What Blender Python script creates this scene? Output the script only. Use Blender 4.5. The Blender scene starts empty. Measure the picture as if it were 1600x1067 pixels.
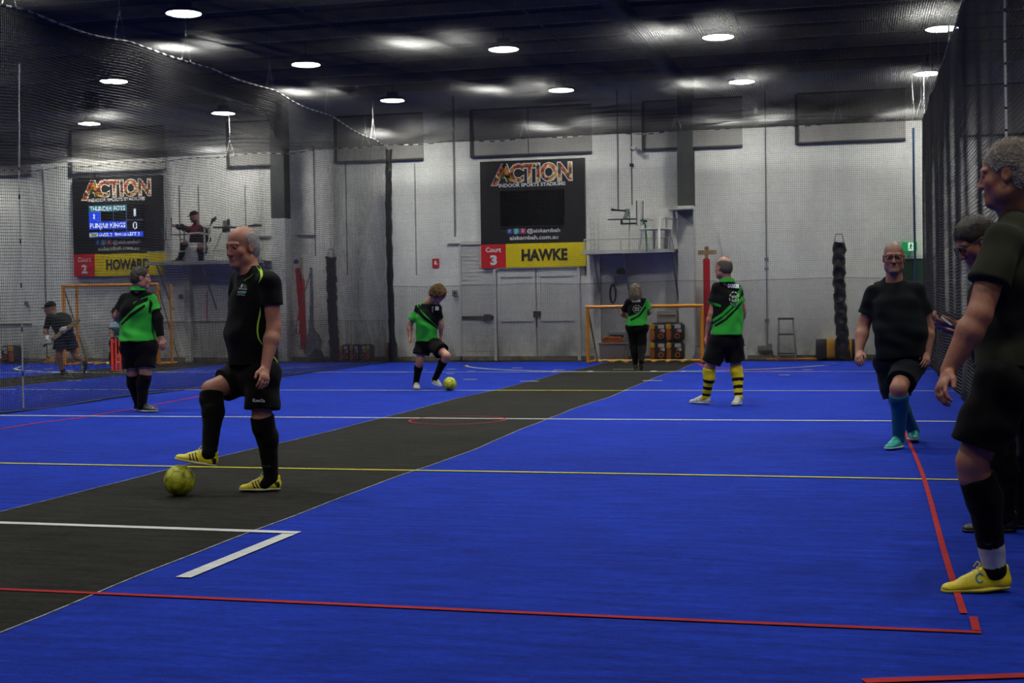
import bpy, math, random
import numpy as np
from mathutils import Vector, Matrix
from mathutils.bvhtree import BVHTree

random.seed(7)
RNG = np.random.RandomState(5)
SC = bpy.context.scene
COL = SC.collection

# ---------------------------------------------------------------- camera, world, exposure
FPX, CX, CY, CAMH = 2150.0, 800.0, 533.5, 1.2
M3 = np.array([[0.9692706425181102, 0.006744638963307083, 0.24590431349975198],
               [0.24560976395710735, 0.029518237686588126, -0.9689192523078546],
               [-0.013793672515456884, 0.9995414866273099, 0.02695461202472781]])
# orthonormalise (columns: camera right, up, back in world axes)
_u, _s, _v = np.linalg.svd(M3); M3 = _u @ _v
cam_data = bpy.data.cameras.new('camera')
cam = bpy.data.objects.new('camera', cam_data); COL.objects.link(cam)
cam_data.sensor_width = 36.0; cam_data.lens = 36.0 * FPX / 1600.0
cam_data.clip_start = 0.1; cam_data.clip_end = 200
cam_data.dof.use_dof = True; cam_data.dof.focus_distance = 8.6; cam_data.dof.aperture_fstop = 8.0
mw = Matrix([list(r) + [0] for r in M3] + [[0, 0, 0, 1]]); mw.translation = (0, 0, CAMH)
cam.matrix_world = mw
SC.camera = cam
world = bpy.data.worlds.new('world'); SC.world = world; world.use_nodes = True
world.node_tree.nodes['Background'].inputs[0].default_value = (0.6, 0.6, 0.6, 1)
world.node_tree.nodes['Background'].inputs[1].default_value = 0.006
SC.view_settings.view_transform = 'Standard'; SC.view_settings.look = 'None'
SC.view_settings.gamma = 1.0; SC.view_settings.use_curve_mapping = False
SC.view_settings.exposure = 0.0
SC.cycles.max_bounces = 6; SC.cycles.diffuse_bounces = 3; SC.cycles.glossy_bounces = 3
SC.cycles.transparent_max_bounces = 8; SC.cycles.sample_clamp_indirect = 4.0
LAMP_Z = 5.4; LAMP_L = 143.0
LAMP_X = [4.8, 1.25, -2.18, -5.68, -9.3, -13.28, -16.8]
LAMP_COL = (1.0, 1.0, 0.93)
# lamps of the hall that hang outside the frame: same disc, rows towards the camera dimmed to darken the near floor
def hall_lamp(x, y, k=1.0):
    l = bpy.data.lights.new('hall_lamp', 'AREA'); l.shape = 'DISK'; l.size = 0.5
    l.energy = LAMP_L * math.pi * math.pi * 0.25 ** 2 * k
    l.color = LAMP_COL; l.spread = math.radians(135)
    o = bpy.data.objects.new('hall_lamp', l); COL.objects.link(o); o.location = (x, y, LAMP_Z)
for _y in (13.5, 9.1, 4.7, 0.3):
    for _x in LAMP_X: hall_lamp(_x, _y, {13.5: 1.0, 9.1: 0.7, 4.7: 0.4, 0.3: 0.25}[_y])
for _p in [(4.8, 26.8), (4.8, 22.3), (4.8, 17.9), (1.25, 17.9), (-2.18, 17.9), (-5.68, 17.9), (-13.28, 17.9), (-16.8, 17.9), (-16.8, 22.3), (-20.4, 26.8), (-20.4, 22.3)]:
    hall_lamp(*_p)

# ---------------------------------------------------------------- pixel <-> world helpers
def ray(x, y): return M3 @ np.array([(x - CX) / FPX, -(y - CY) / FPX, -1.0])
def P(x, y, Y):
    d = ray(x, y); p = d * (Y / d[1]); return np.array([p[0], Y, p[2] + CAMH])
def G(x, y, z=0.0):
    d = ray(x, y); p = d * ((z - CAMH) / d[2]); return np.array([p[0], p[1], z])
def pj(Pn):
    c = (np.asarray(Pn) - np.array([0, 0, CAMH])) @ M3
    return CX + FPX * c[..., 0] / -c[..., 2], CY - FPX * c[..., 1] / -c[..., 2]

# ---------------------------------------------------------------- materials
def lin(c):
    c = np.array([int(c[i:i + 2], 16) for i in (1, 3, 5)]) / 255.0 if isinstance(c, str) else np.array(c, float)
    return tuple(np.where(c <= 0.04045, c / 12.92, ((c + 0.055) / 1.055) ** 2.4))
MATS = {}
def mat(name, col=(0.5, 0.5, 0.5), rough=0.6, metal=0.0, noise=0.0, nscale=20.0, bump=0.0, bscale=200.0, emit=None, estr=1.0, sheen=0.0, attr=None, spec=0.5, alpha=None, coord='Object'):
    if name in MATS: return MATS[name]
    m = bpy.data.materials.new(name); m.use_nodes = True; MATS[name] = m
    nt = m.node_tree; b = nt.nodes['Principled BSDF']
    if isinstance(col, str): col = lin(col)
    b.inputs['Base Color'].default_value = (*col, 1); b.inputs['Roughness'].default_value = rough
    b.inputs['Metallic'].default_value = metal; b.inputs['Specular IOR Level'].default_value = spec
    if sheen: b.inputs['Sheen Weight'].default_value = sheen; b.inputs['Sheen Roughness'].default_value = 0.5
    src = None
    if attr:
        a = nt.nodes.new('ShaderNodeAttribute'); a.attribute_name = attr; src = a.outputs['Color']
    tc = nt.nodes.new('ShaderNodeTexCoord')
    if noise:
        n = nt.nodes.new('ShaderNodeTexNoise'); n.inputs['Scale'].default_value = nscale; n.inputs['Detail'].default_value = 6
        nt.links.new(tc.outputs[coord], n.inputs['Vector'])
        mr = nt.nodes.new('ShaderNodeMapRange'); mr.inputs[1].default_value = 0.25; mr.inputs[2].default_value = 0.75
        mr.inputs[3].default_value = 1 - noise; mr.inputs[4].default_value = 1 + noise
        nt.links.new(n.outputs['Fac'], mr.inputs[0])
        mx = nt.nodes.new('ShaderNodeVectorMath'); mx.operation = 'SCALE'
        if src is not None: nt.links.new(src, mx.inputs[0])
        else: mx.inputs[0].default_value = col
        nt.links.new(mr.outputs[0], mx.inputs['Scale']); src = mx.outputs[0]
    if src is not None: nt.links.new(src, b.inputs['Base Color'])
    if bump:
        n = nt.nodes.new('ShaderNodeTexNoise'); n.inputs['Scale'].default_value = bscale; n.inputs['Detail'].default_value = 3
        nt.links.new(tc.outputs[coord], n.inputs['Vector'])
        bp = nt.nodes.new('ShaderNodeBump'); bp.inputs['Strength'].default_value = bump; bp.inputs['Distance'].default_value = 0.01
        nt.links.new(n.outputs['Fac'], bp.inputs['Height']); nt.links.new(bp.outputs[0], b.inputs['Normal'])
    if emit is not None:
        b.inputs['Emission Color'].default_value = (*(lin(emit) if isinstance(emit, str) else emit), 1); b.inputs['Emission Strength'].default_value = estr
    return m

M_SKIN = mat('skin', attr='Col', rough=0.5, noise=0.12, nscale=60, bump=0.15, bscale=350)
M_CLOTH = mat('cloth', attr='Col', rough=0.9, noise=0.08, nscale=300, bump=0.15, bscale=500, sheen=0.03, spec=0.15)
M_SHOE = mat('shoe_upper', attr='Col', rough=0.45, noise=0.1, nscale=80, bump=0.1, bscale=200)
M_HAIR = mat('hair_strands', attr='Col', rough=0.5, noise=0.35, nscale=90, bump=0.5, bscale=300)
M_NET = mat('black_netting', (0.022, 0.022, 0.024), rough=0.55)
M_NETC = mat('roof_netting', (0.018, 0.0175, 0.017), rough=0.5)
M_BLACK = mat('black_vinyl', (0.012, 0.012, 0.014), rough=0.4, noise=0.3, nscale=8, bump=0.3, bscale=30)
M_BLACKP = mat('black_plastic', (0.012, 0.012, 0.013), rough=0.45, noise=0.1)
M_ROPE = mat('white_rope', (0.75, 0.75, 0.72), rough=0.7, noise=0.1)
M_WHITE = mat('white_painted_steel', (0.62, 0.62, 0.60), rough=0.5, noise=0.08, nscale=6)
M_WPLAS = mat('white_plastic', (0.72, 0.71, 0.68), rough=0.4, noise=0.04)
M_STEEL = mat('dark_grey_steel', (0.055, 0.06, 0.058), rough=0.55, noise=0.15, nscale=5)
M_GREY = mat('grey_steel', (0.22, 0.23, 0.24), rough=0.5, noise=0.1, nscale=10)
M_ORANGE = mat('orange_painted_tube', lin('#d98a1c'), rough=0.45, noise=0.15, nscale=12)
M_RED = mat('red_padding', lin('#c8101e'), rough=0.5, noise=0.1, nscale=10)
M_YEL = mat('yellow_vinyl', lin('#e0a010'), rough=0.5, noise=0.1, nscale=10)
M_WOOD = mat('pale_wood', lin('#a58a62'), rough=0.6, noise=0.3, nscale=15)
M_TEXTW = mat('white_print', (0.8, 0.8, 0.8), rough=0.6, noise=0.03)
M_TEXTK = mat('black_print', (0.02, 0.02, 0.02), rough=0.6, noise=0.03)

# ---------------------------------------------------------------- mesh building
def new_obj(name, mesh, parent=None, loc=None):
    o = bpy.data.objects.new(name, mesh); COL.objects.link(o)
    if parent is not None: o.parent = parent
    return o
def tag(o, label=None, cat=None, group=None, kind=None):
    if label: o['label'] = label
    if cat: o['category'] = cat
    if group: o['group'] = group
    if kind: o['kind'] = kind
    return o
def empty(name, loc=(0, 0, 0)):
    o = bpy.data.objects.new(name, None); COL.objects.link(o); o.location = [float(v) for v in loc]; o.empty_display_size = 0.1
    return o
def wloc(parent):
    v = np.zeros(3)
    while parent is not None:
        v = v + np.array(parent.location); parent = parent.parent
    return v
class MB:
    "collects geometry in world coordinates; build() makes ONE mesh object relative to its parent"
    def __init__(s): s.v = []; s.f = []; s.m = []; s.n = 0
    def add(s, V, F, mi=0):
        s.v.append(np.asarray(V, float).reshape(-1, 3))
        for f in F: s.f.append([i + s.n for i in f]); s.m.append(mi)
        s.n += len(s.v[-1]); return s
    def box(s, lo, hi, mi=0, bev=0.0):
        lo = np.minimum(lo, hi).astype(float) if False else np.array(lo, float); hi = np.array(hi, float)
        lo, hi = np.minimum(lo, hi), np.maximum(lo, hi)
        if bev <= 0:
            V = [(x, y, z) for z in (lo[2], hi[2]) for y in (lo[1], hi[1]) for x in (lo[0], hi[0])]
            return s.add(V, [(0, 2, 3, 1), (4, 5, 7, 6), (0, 1, 5, 4), (1, 3, 7, 5), (3, 2, 6, 7), (2, 0, 4, 6)], mi)
        b = min(bev, *((hi - lo) * 0.45)); V = []; F = []; idx = {}
        for cx in (0, 1):
            for cy in (0, 1):
                for cz in (0, 1):
                    c = np.where([cx, cy, cz], hi, lo); d = np.where([cx, cy, cz], -1, 1) * b
                    for a in range(3):
                        p = c.copy() + d; p[a] = c[a]; idx[(cx, cy, cz, a)] = len(V); V.append(p)
        for a in range(3):
            o1, o2 = (a + 1) % 3, (a + 2) % 3
            for t in (0, 1):
                q = []
                for (u, w) in ((0, 0), (1, 0), (1, 1), (0, 1)):
                    k = [0, 0, 0]; k[a] = t; k[o1] = u; k[o2] = w; q.append(idx[(*k, a)])
                F.append(q if t else q[::-1])
        for a in range(3):
            o1, o2 = (a + 1) % 3, (a + 2) % 3
            for u in (0, 1):
                for w in (0, 1):
                    k0 = [0, 0, 0]; k0[o1] = u; k0[o2] = w; k1 = list(k0); k1[a] = 1
                    q = [idx[(*k0, o1)], idx[(*k1, o1)], idx[(*k1, o2)], idx[(*k0, o2)]]
                    F.append(q if (u ^ w) else q[::-1])
        for k in [(x, y, z) for x in (0, 1) for y in (0, 1) for z in (0, 1)]:
            q = [idx[(*k, 0)], idx[(*k, 1)], idx[(*k, 2)]]; F.append(q if sum(k) % 2 else q[::-1])
        return s.add(V, F, mi)
    def tube(s, pts, r, n=8, mi=0, cap=True):
        pts = np.array(pts, float); r = np.broadcast_to(np.array(r, float), (len(pts),))
        T = np.gradient(pts, axis=0); T /= np.linalg.norm(T, axis=1)[:, None] + 1e-9
        up = np.array([0, 0, 1.0]) if abs(T[0][2]) < 0.9 else np.array([1.0, 0, 0])
        V = []
        for i, p in enumerate(pts):
            a = np.cross(T[i], up); a /= np.linalg.norm(a) + 1e-9; b = np.cross(a, T[i]); up = b
            for j in range(n):
                t = 2 * math.pi * (j + 0.5) / n; V.append(p + r[i] * (a * math.cos(t) + b * math.sin(t)))
        F = [(i * n + j, i * n + (j + 1) % n, (i + 1) * n + (j + 1) % n, (i + 1) * n + j) for i in range(len(pts) - 1) for j in range(n)]
        if cap: F += [tuple(range(n))[::-1], tuple((len(pts) - 1) * n + j for j in range(n))]
        return s.add(V, F, mi if not callable(mi) else 0) if not callable(mi) else s._addf(V, F, mi, n)
    def _addf(s, V, F, mi, n):
        for f in F: s.f.append([i + s.n for i in f]); s.m.append(mi(min(f) // n))
        s.v.append(np.array(V)); s.n += len(V); return s
    def lathe(s, c, prof, n=24, axis='z', mi=0, mis=None):
        c = np.array(c, float); V = []
        for (r, h) in prof:
            for j in range(n):
                t = 2 * math.pi * j / n; q = (r * math.cos(t), r * math.sin(t), h)
                if axis == 'x': q = (q[2], q[0], q[1])
                if axis == 'y': q = (q[1], q[2], q[0])
                V.append(c + q)
        F = []; ms = []
        for i in range(len(prof) - 1):
            for j in range(n):
                F.append((i * n + j, i * n + (j + 1) % n, (i + 1) * n + (j + 1) % n, (i + 1) * n + j)); ms.append(mis[i] if mis else mi)
        F += [tuple(range(n))[::-1], tuple((len(prof) - 1) * n + j for j in range(n))]; ms += [ms[0], ms[-1]]
        for f, k in zip(F, ms): s.f.append([i + s.n for i in f]); s.m.append(k)
        s.v.append(np.array(V)); s.n += len(V); return s
    def prism(s, poly, d, mi=0):
        "poly: list of 3-D points of a planar outline, d: extrusion vector"
        A = np.array(poly, float); n = len(A); B = A + np.array(d, float)
        F = [tuple(range(n))[::-1], tuple(range(n, 2 * n))] + [(i, (i + 1) % n, n + (i + 1) % n, n + i) for i in range(n)]
        return s.add(np.vstack([A, B]), F, mi)
    def build(s, name, mats, parent=None, smooth=False):
        if not isinstance(mats, (list, tuple)): mats = [mats]
        V = np.vstack(s.v) - (wloc(parent) if parent is not None else 0)
        me = bpy.data.meshes.new(name); me.from_pydata(V.tolist(), [], s.f)
        for m in mats: me.materials.append(m)
        if max(s.m) > 0: me.polygons.foreach_set('material_index', s.m)
        if smooth:
            me.polygons.foreach_set('use_smooth', [True] * len(me.polygons))
            try: me.set_sharp_from_angle(angle=math.radians(40))
            except Exception: pass
        me.update()
        return new_obj(name, me, parent)
def fast_mesh(name, V, Q, mats, parent=None, smooth=True, col=None):
    me = bpy.data.meshes.new(name)
    V = V - (wloc(parent) if parent is not None else 0)
    me.vertices.add(len(V)); me.vertices.foreach_set('co', V.astype(np.float32).ravel())
    k = Q.shape[1]
    me.loops.add(Q.size); me.loops.foreach_set('vertex_index', Q.astype(np.int32).ravel())
    me.polygons.add(len(Q)); me.polygons.foreach_set('loop_start', np.arange(0, Q.size, k, dtype=np.int32))
    me.polygons.foreach_set('use_smooth', np.full(len(Q), smooth))
    me.update(calc_edges=True)
    for m in (mats if isinstance(mats, (list, tuple)) else [mats]): me.materials.append(m)
    if col is not None:
        a = me.color_attributes.new('Col', 'FLOAT_COLOR', 'POINT')
        c = np.ones((len(V), 4), np.float32); c[:, :3] = col; a.data.foreach_set('color', c.ravel())
    return new_obj(name, me, parent)

_txt = {}
def text_mesh(s, bold=0.0, res=3):
    key = (s, bold)
    if key not in _txt:
        cu = bpy.data.curves.new('t', 'FONT'); cu.body = s; cu.offset = bold; cu.resolution_u = res; cu.align_x = 'CENTER'
        cu.align_y = 'BOTTOM_BASELINE'
        o = bpy.data.objects.new('t', cu); COL.objects.link(o)
        bpy.context.view_layer.update()
        me = o.to_mesh(); V = np.array([v.co[:2] for v in me.vertices]); F = [tuple(p.vertices) for p in me.polygons]
        o.to_mesh_clear(); bpy.data.objects.remove(o); bpy.data.curves.remove(cu); _txt[key] = (V, F)
    V, F = _txt[key]; return V.copy(), F
def wall_text(name, s, cx, z0, w, h, Y, m, parent, bold=0.02, thick=0.004):
    "upright text in the XZ plane, facing -Y, cx centre, z0 baseline, fitted in w x h (cap height)"
    V, F = text_mesh(s, bold)
    mx = (V[:, 0].max() + V[:, 0].min()) / 2; sw = w / (V[:, 0].max() - V[:, 0].min()); sh = h / max(0.3, V[:, 1].max())
    A = np.stack([cx + (V[:, 0] - mx) * sw, np.full(len(V), Y), z0 + V[:, 1] * sh], 1)
    b = MB(); b.add(A, F); return b.build(name, m, parent)
def pxbox(b, x0, y0, x1, y1, Y, depth, mi=0, bev=0.0):
    "box whose front face at depth Y covers the given outline, extending back by depth"
    xm, ym = (x0 + x1) / 2, (y0 + y1) / 2
    X0, X1 = P(x0, ym, Y)[0], P(x1, ym, Y)[0]; Z1, Z0 = P(xm, y0, Y)[2], P(xm, y1, Y)[2]
    return b.box((X0, Y, Z0), (X1, Y + depth, Z1), mi, bev)
# ================================================================ the hall
WY, NY = 28.6, 27.7            # back wall, back net
NL, NR = -9.72, 1.17           # left and right net of the court
CEIL = 5.9
def M_floor(name, c, var, c2=None, wear=0.0):
    m = bpy.data.materials.new(name); m.use_nodes = True; nt = m.node_tree; b = nt.nodes['Principled BSDF']
    b.inputs['Roughness'].default_value = 0.95; b.inputs['Specular IOR Level'].default_value = 0.15
    b.inputs['Sheen Weight'].default_value = 0.04; b.inputs['Sheen Roughness'].default_value = 0.6
    b.inputs['Sheen Tint'].default_value = (*[min(1, x * 2.2 + .02) for x in c], 1)
    tc = nt.nodes.new('ShaderNodeTexCoord'); prev = None
    for sc, amp, st in ((0.7, 0.12, (1, 1, 1)), (5.0, 0.26, (.5, 3.0, 1)), (30.0, 0.22, (.6, 1.5, 1)), (160.0, 0.30, (1, 1, 1)), (600.0, 0.45, (1, 1, 1))):
        mp = nt.nodes.new('ShaderNodeMapping'); mp.inputs['Scale'].default_value = st
        n = nt.nodes.new('ShaderNodeTexNoise'); n.inputs['Scale'].default_value = sc; n.inputs['Detail'].default_value = 4
        nt.links.new(tc.outputs['Object'], mp.inputs[0]); nt.links.new(mp.outputs[0], n.inputs['Vector'])
        mr = nt.nodes.new('ShaderNodeMapRange'); mr.inputs[1].default_value = 0.3; mr.inputs[2].default_value = 0.7
        mr.inputs[3].default_value = 1 - amp * var; mr.inputs[4].default_value = 1 + amp * var
        nt.links.new(n.outputs['Fac'], mr.inputs[0])
        if prev is None: prev = mr.outputs[0]
        else:
            mm = nt.nodes.new('ShaderNodeMath'); mm.operation = 'MULTIPLY'
            nt.links.new(prev, mm.inputs[0]); nt.links.new(mr.outputs[0], mm.inputs[1]); prev = mm.outputs[0]
    vm = nt.nodes.new('ShaderNodeVectorMath'); vm.operation = 'SCALE'; vm.inputs[0].default_value = c
    nt.links.new(prev, vm.inputs['Scale']); nt.links.new(vm.outputs[0], b.inputs['Base Color'])
    n = nt.nodes.new('ShaderNodeTexNoise'); n.inputs['Scale'].default_value = 500; nt.links.new(tc.outputs['Object'], n.inputs['Vector'])
    bp = nt.nodes.new('ShaderNodeBump'); bp.inputs['Strength'].default_value = 0.5; bp.inputs['Distance'].default_value = 0.01
    nt.links.new(n.outputs['Fac'], bp.inputs['Height']); nt.links.new(bp.outputs[0], b.inputs['Normal'])
    return m
F_CONC = M_floor('concrete_floor', (0.055, 0.052, 0.05), 1.0)
F_BLUE = M_floor('blue_carpet', (0.0056, 0.0275, 0.335), 1.0)
F_BLK = M_floor('charcoal_carpet', (0.0165, 0.016, 0.0142), 1.6)
F_WHITE = M_floor('white_tape', (0.58, 0.60, 0.60), 0.5)
F_YEL = M_floor('yellow_tape', (0.58, 0.55, 0.05), 0.5)
F_RED = M_floor('red_tape', (0.40, 0.03, 0.035), 0.5)
F_PALE = M_floor('pale_tape', (0.42, 0.45, 0.30), 0.5)
fl = MB()
fl.add([(-30, -8, -0.012), (8, -8, -0.012), (8, WY + .3, -0.012), (-30, WY + .3, -0.012)], [(0, 1, 2, 3)], 0)
fl.add([(-21, -6, 0), (1.34, -6, 0), (1.34, 27.72, 0), (-21, 27.72, 0)], [(0, 1, 2, 3)], 1)
def fpoly(pts, w, mi, z=0.004, closed=False):
    pts = np.array(pts, float)
    T = np.gradient(pts, axis=0); N = np.stack([-T[:, 1], T[:, 0]], 1); N /= np.linalg.norm(N, axis=1)[:, None]
    w = np.broadcast_to(np.array(w, float), (len(pts),))[:, None]
    A = pts + N * w / 2; B = pts - N * w / 2; n = len(pts)
    V = np.vstack([np.c_[A, np.full(n, z)], np.c_[B, np.full(n, z)]])
    fl.add(V, [(i, n + i, n + i + 1, i + 1) for i in range(n - 1)], mi)
def strip(cx, w, seed):
    ys = np.linspace(-6, 27.72, 120); r = np.random.RandomState(seed); ph = r.rand(4) * 6
    wob = lambda y, k: 0.028 * np.sin(y * .9 + ph[k]) + 0.012 * np.sin(y * 1.9 + ph[k + 1]) + 0.004 * np.sin(y * 5.1 + ph[k + 2])
    xl = cx - w / 2 + wob(ys, 0); xr = cx + w / 2 + wob(ys, 1); n = len(ys)
    V = np.vstack([np.c_[xl, ys, np.full(n, .002)], np.c_[xr, ys, np.full(n, .002)]])
    fl.add(V, [(i, n + i, n + i + 1, i + 1) for i in range(n - 1)], 2)
    fpoly(np.c_[xl, ys], 0.007, 7, .003); fpoly(np.c_[xr, ys], 0.010, 7, .003)
strip(-4.08, 1.85, 1); strip(-14.05, 1.85, 2)
def arc(c, r, a0, a1, w, mi, n=40):
    t = np.radians(np.linspace(a0, a1, n)); fpoly(np.c_[c[0] + r * np.cos(t), c[1] + r * np.sin(t)], w, mi, .006)
def hline(y, x0, x1, w, mi, dy=0.0):
    xs = np.linspace(x0, x1, 24); fpoly(np.c_[xs, y + dy * (xs + 4) / 10 + 0.012 * np.sin(xs * 1.1 + y)], w, mi, .0055)
hline(5.16, -9.6, 0.41, .036, 5); hline(6.79, -9.6, -2.90, .068, 3, -.12)
hline(9.49, -9.6, 1.15, .045, 4); hline(13.93, -20.5, 1.15, .06, 3, .1)
hline(18.52, -20.5, -4.95, .06, 6); hline(18.55, -5.0, -3.1, .06, 4); hline(18.6, -3.15, 1.15, .06, 6)
hline(23.6, -20.5, 1.15, .06, 3); fpoly([(-2.935, 6.72), (-2.935, 5.55)], .075, 3, .006)
fpoly([(-5.35, 6.2), (-5.0, 5.95)], .05, 3, .006); fpoly([(.0, 4.42), (.6, 4.62), (1.15, 4.75)], .05, 5, .006)
_xs = np.linspace(5.45, 22.4, 30); fpoly(np.c_[0.385 + .015 * np.sin(_xs * .8), _xs], .028, 5, .006); fpoly([(.395, 5.17), (.40, 5.39)], .030, 5, .0075)
for ox in (0, -9.95):
    arc((-4.08 + ox, 27.3), 3.7, 192, 348, .085, 6); arc((-4.08 + ox, 27.3), 3.7, 192, 200, .09, 4); arc((-4.08 + ox, 27.3), 3.7, 338, 348, .09, 4)
    for (x, y, l) in ((-6.99, 23.1, .2), (-6.84, 23.94, .22), (-7.44, 24.67, .25), (-7.94, 24.45, .2), (-6.1, 21.27, .35), (-5.0, 20.74, .45), (-3.1, 20.93, .45), (-6.28, 25.12, .3), (-5.3, 24.3, .3), (-1.2, 22.5, .25), (-.9, 24.2, .25)):
        hline(y, x + ox - l / 3, x + ox + l / 3, .10, 6)
    for x in (-5.25, -4.62, -3.5, -2.98): hline(23.72, x + ox - .05, x + ox + .05, .3, 3)
    hline(24.5, -4.35 + ox, -3.95 + ox, .06, 3)
    arc((-4.08 + ox, 13.72), .5, 0, 360, .022, 5, 48)
fpoly([(-3.08, 26.9), (-2.9, 25.9), (-2.55, 25.1), (-1.9, 24.3), (-1.0, 23.75), (.35, 23.5)], .07, 5, .0045)
fpoly([tuple(G(x, y)[:2]) for x, y in ((0, 671), (60, 661), (112, 655), (214, 638), (330, 616), (430, 598))], .04, 5, .0045)
STITCH = M_floor('edge_stitch', (0.30, 0.31, 0.33), 1.6)
floor = fl.build('floor', [F_CONC, F_BLUE, F_BLK, F_WHITE, F_YEL, F_RED, F_PALE, STITCH]); tag(floor, kind='structure')

# painted concrete wall with stains, cracks and panel joints
def wall_mat(name, base):
    m = bpy.data.materials.new(name); m.use_nodes = True; nt = m.node_tree; b = nt.nodes['Principled BSDF']; b.inputs['Roughness'].default_value = 0.6
    L = nt.links.new; tc = nt.nodes.new('ShaderNodeTexCoord')
    def N(t, **k):
        n = nt.nodes.new(t)
        for a, v in k.items(): setattr(n, a, v)
        return n
    def noise(scale, stretch=(1, 1, 1), detail=5):
        mp = N('ShaderNodeMapping'); mp.inputs['Scale'].default_value = stretch; n = N('ShaderNodeTexNoise'); n.inputs['Scale'].default_value = scale; n.inputs['Detail'].default_value = detail
        L(tc.outputs['Object'], mp.inputs[0]); L(mp.outputs[0], n.inputs['Vector']); return n.outputs['Fac']
    def rng(v, a, b_, c, d):
        r = N('ShaderNodeMapRange'); r.inputs[1].default_value = a; r.inputs[2].default_value = b_; r.inputs[3].default_value = c; r.inputs[4].default_value = d; L(v, r.inputs[0]); return r.outputs[0]
    def mul(a, b_):
        x = N('ShaderNodeMath', operation='MULTIPLY'); L(a, x.inputs[0]); L(b_, x.inputs[1]); return x.outputs[0]
    v = rng(noise(0.5), .3, .7, .9, 1.08); v = mul(v, rng(noise(2.5, (1, 1, .35)), .3, .75, 1.06, .86)); v = mul(v, rng(noise(14), .25, .75, 1.05, .93))
    sp = N('ShaderNodeSeparateXYZ'); L(tc.outputs['Object'], sp.inputs[0])
    low = rng(sp.outputs['Z'], 0.0, 0.9, 1, 0); st = mul(low, rng(noise(3.0, (1, 1, .5)), .42, .62, 0, .55))
    inv = N('ShaderNodeMath', operation='SUBTRACT'); inv.inputs[0].default_value = 1; L(st, inv.inputs[1]); v = mul(v, inv.outputs[0])
    # thin horizontal board joints on the lower wall
    fr = N('ShaderNodeMath', operation='FRACT'); q = N('ShaderNodeMath', operation='MULTIPLY'); q.inputs[1].default_value = 1 / 0.2; L(sp.outputs['Z'], q.inputs[0]); L(q.outputs[0], fr.inputs[0])
    jn = rng(fr.outputs[0], 0.0, 0.07, .82, 1.0); v = mul(v, jn)
    sc = N('ShaderNodeVectorMath', operation='SCALE'); sc.inputs[0].default_value = base; L(v, sc.inputs['Scale']); L(sc.outputs[0], b.inputs['Base Color'])
    bp = N('ShaderNodeBump'); bp.inputs['Strength'].default_value = .3; bp.inputs['Distance'].default_value = .02; L(noise(8), bp.inputs['Height']); L(bp.outputs[0], b.inputs['Normal'])
    return m
W_WALL = wall_mat('painted_wall', (0.82, 0.825, 0.78)); W_DOOR = wall_mat('painted_door', (0.68, 0.68, 0.64)); W_PANEL = wall_mat('painted_panel', (0.40, 0.39, 0.36))
DARKW = mat('dark_sheet', (0.05, 0.05, 0.055), rough=.7, noise=.2, nscale=3)
def struct(b, name, m, **k): return tag(b.build(name, m, **k), kind='structure')
struct(MB().box((-30, WY, 0), (8, WY + .25, CEIL)), 'wall_back', W_WALL)
struct(MB().box((-30.2, -8, 0), (-30, WY, CEIL)), 'wall_left', W_WALL)
struct(MB().box((8, -8, 0), (8.2, WY, CEIL)), 'wall_right', DARKW)
struct(MB().box((-30, -8.2, 0), (8, -8, CEIL)), 'wall_front', DARKW)
# roof: sheeting, purlins along X, rafters along Y
cb = MB()
ys = np.arange(-8, WY, .19); prof = []
for i, y in enumerate(ys): prof += [(y, CEIL + (0 if i % 2 else .035)), (y + .12, CEIL + (0 if i % 2 else .035))]
V = []; F = []
for x in (-30, 8):
    for (y, z) in prof: V.append((x, y, z))
n = len(prof); cb.add(V, [(i, i + 1, n + i + 1, n + i) for i in range(n - 1)]); struct(cb, 'ceiling', mat('roof_sheeting', (0.085, 0.064, 0.026), rough=.7, noise=.2, nscale=2))
M_PURL = mat('purlin_steel', (0.55, 0.46, 0.24), rough=.5, metal=.0, noise=.2, nscale=4)
k = 0
for y in np.arange(27.9, 11, -1.22):
    b = MB(); b.box((-30, y, CEIL - .17), (8, y + .012, CEIL - .005)); b.box((-30, y, CEIL - .18), (8, y + .06, CEIL - .17)); b.box((-30, y, CEIL - .012), (8, y + .06, CEIL - .002))
    struct(b, 'trim_%d' % k, M_PURL); k += 1
def column_rafter(x, k):
    b = MB()
    for z0, z1, hw in ((CEIL - .44, CEIL - .42, .11), (CEIL - .20, CEIL - .185, .11)): b.box((x - hw, -8, z0), (x + hw, WY, z1))
    b.box((x - .012, -8, CEIL - .43), (x + .012, WY, CEIL - .19))
    b.prism([(x - .012, WY - .35, CEIL - .43), (x - .012, WY - .9, CEIL - .43), (x - .012, WY - .35, CEIL - 1.0)], (.024, 0, 0))
    struct(b, 'trim_%d' % k, M_STEEL)
    c = MB(); c.box((x - .16, WY - .34, 0), (x + .16, WY - .32, 3.17), 1); c.box((x - .16, WY - .32, 0), (x - .14, WY - .002, 3.17), 1); c.box((x + .14, WY - .32, 0), (x + .16, WY - .002, 3.17), 1)
    c.box((x - .16, WY - .34, 3.17), (x + .16, WY - .30, CEIL), 0); c.box((x - .02, WY - .30, 3.17), (x + .02, WY - .03, CEIL), 0); c.box((x - .16, WY - .03, 3.17), (x + .16, WY - .002, CEIL), 0)
    struct(c, 'trim_%d' % (k + 1), [M_STEEL, W_WALL])
column_rafter(-3.47, 20); column_rafter(-12.47, 22); column_rafter(-21.5, 24)
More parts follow.
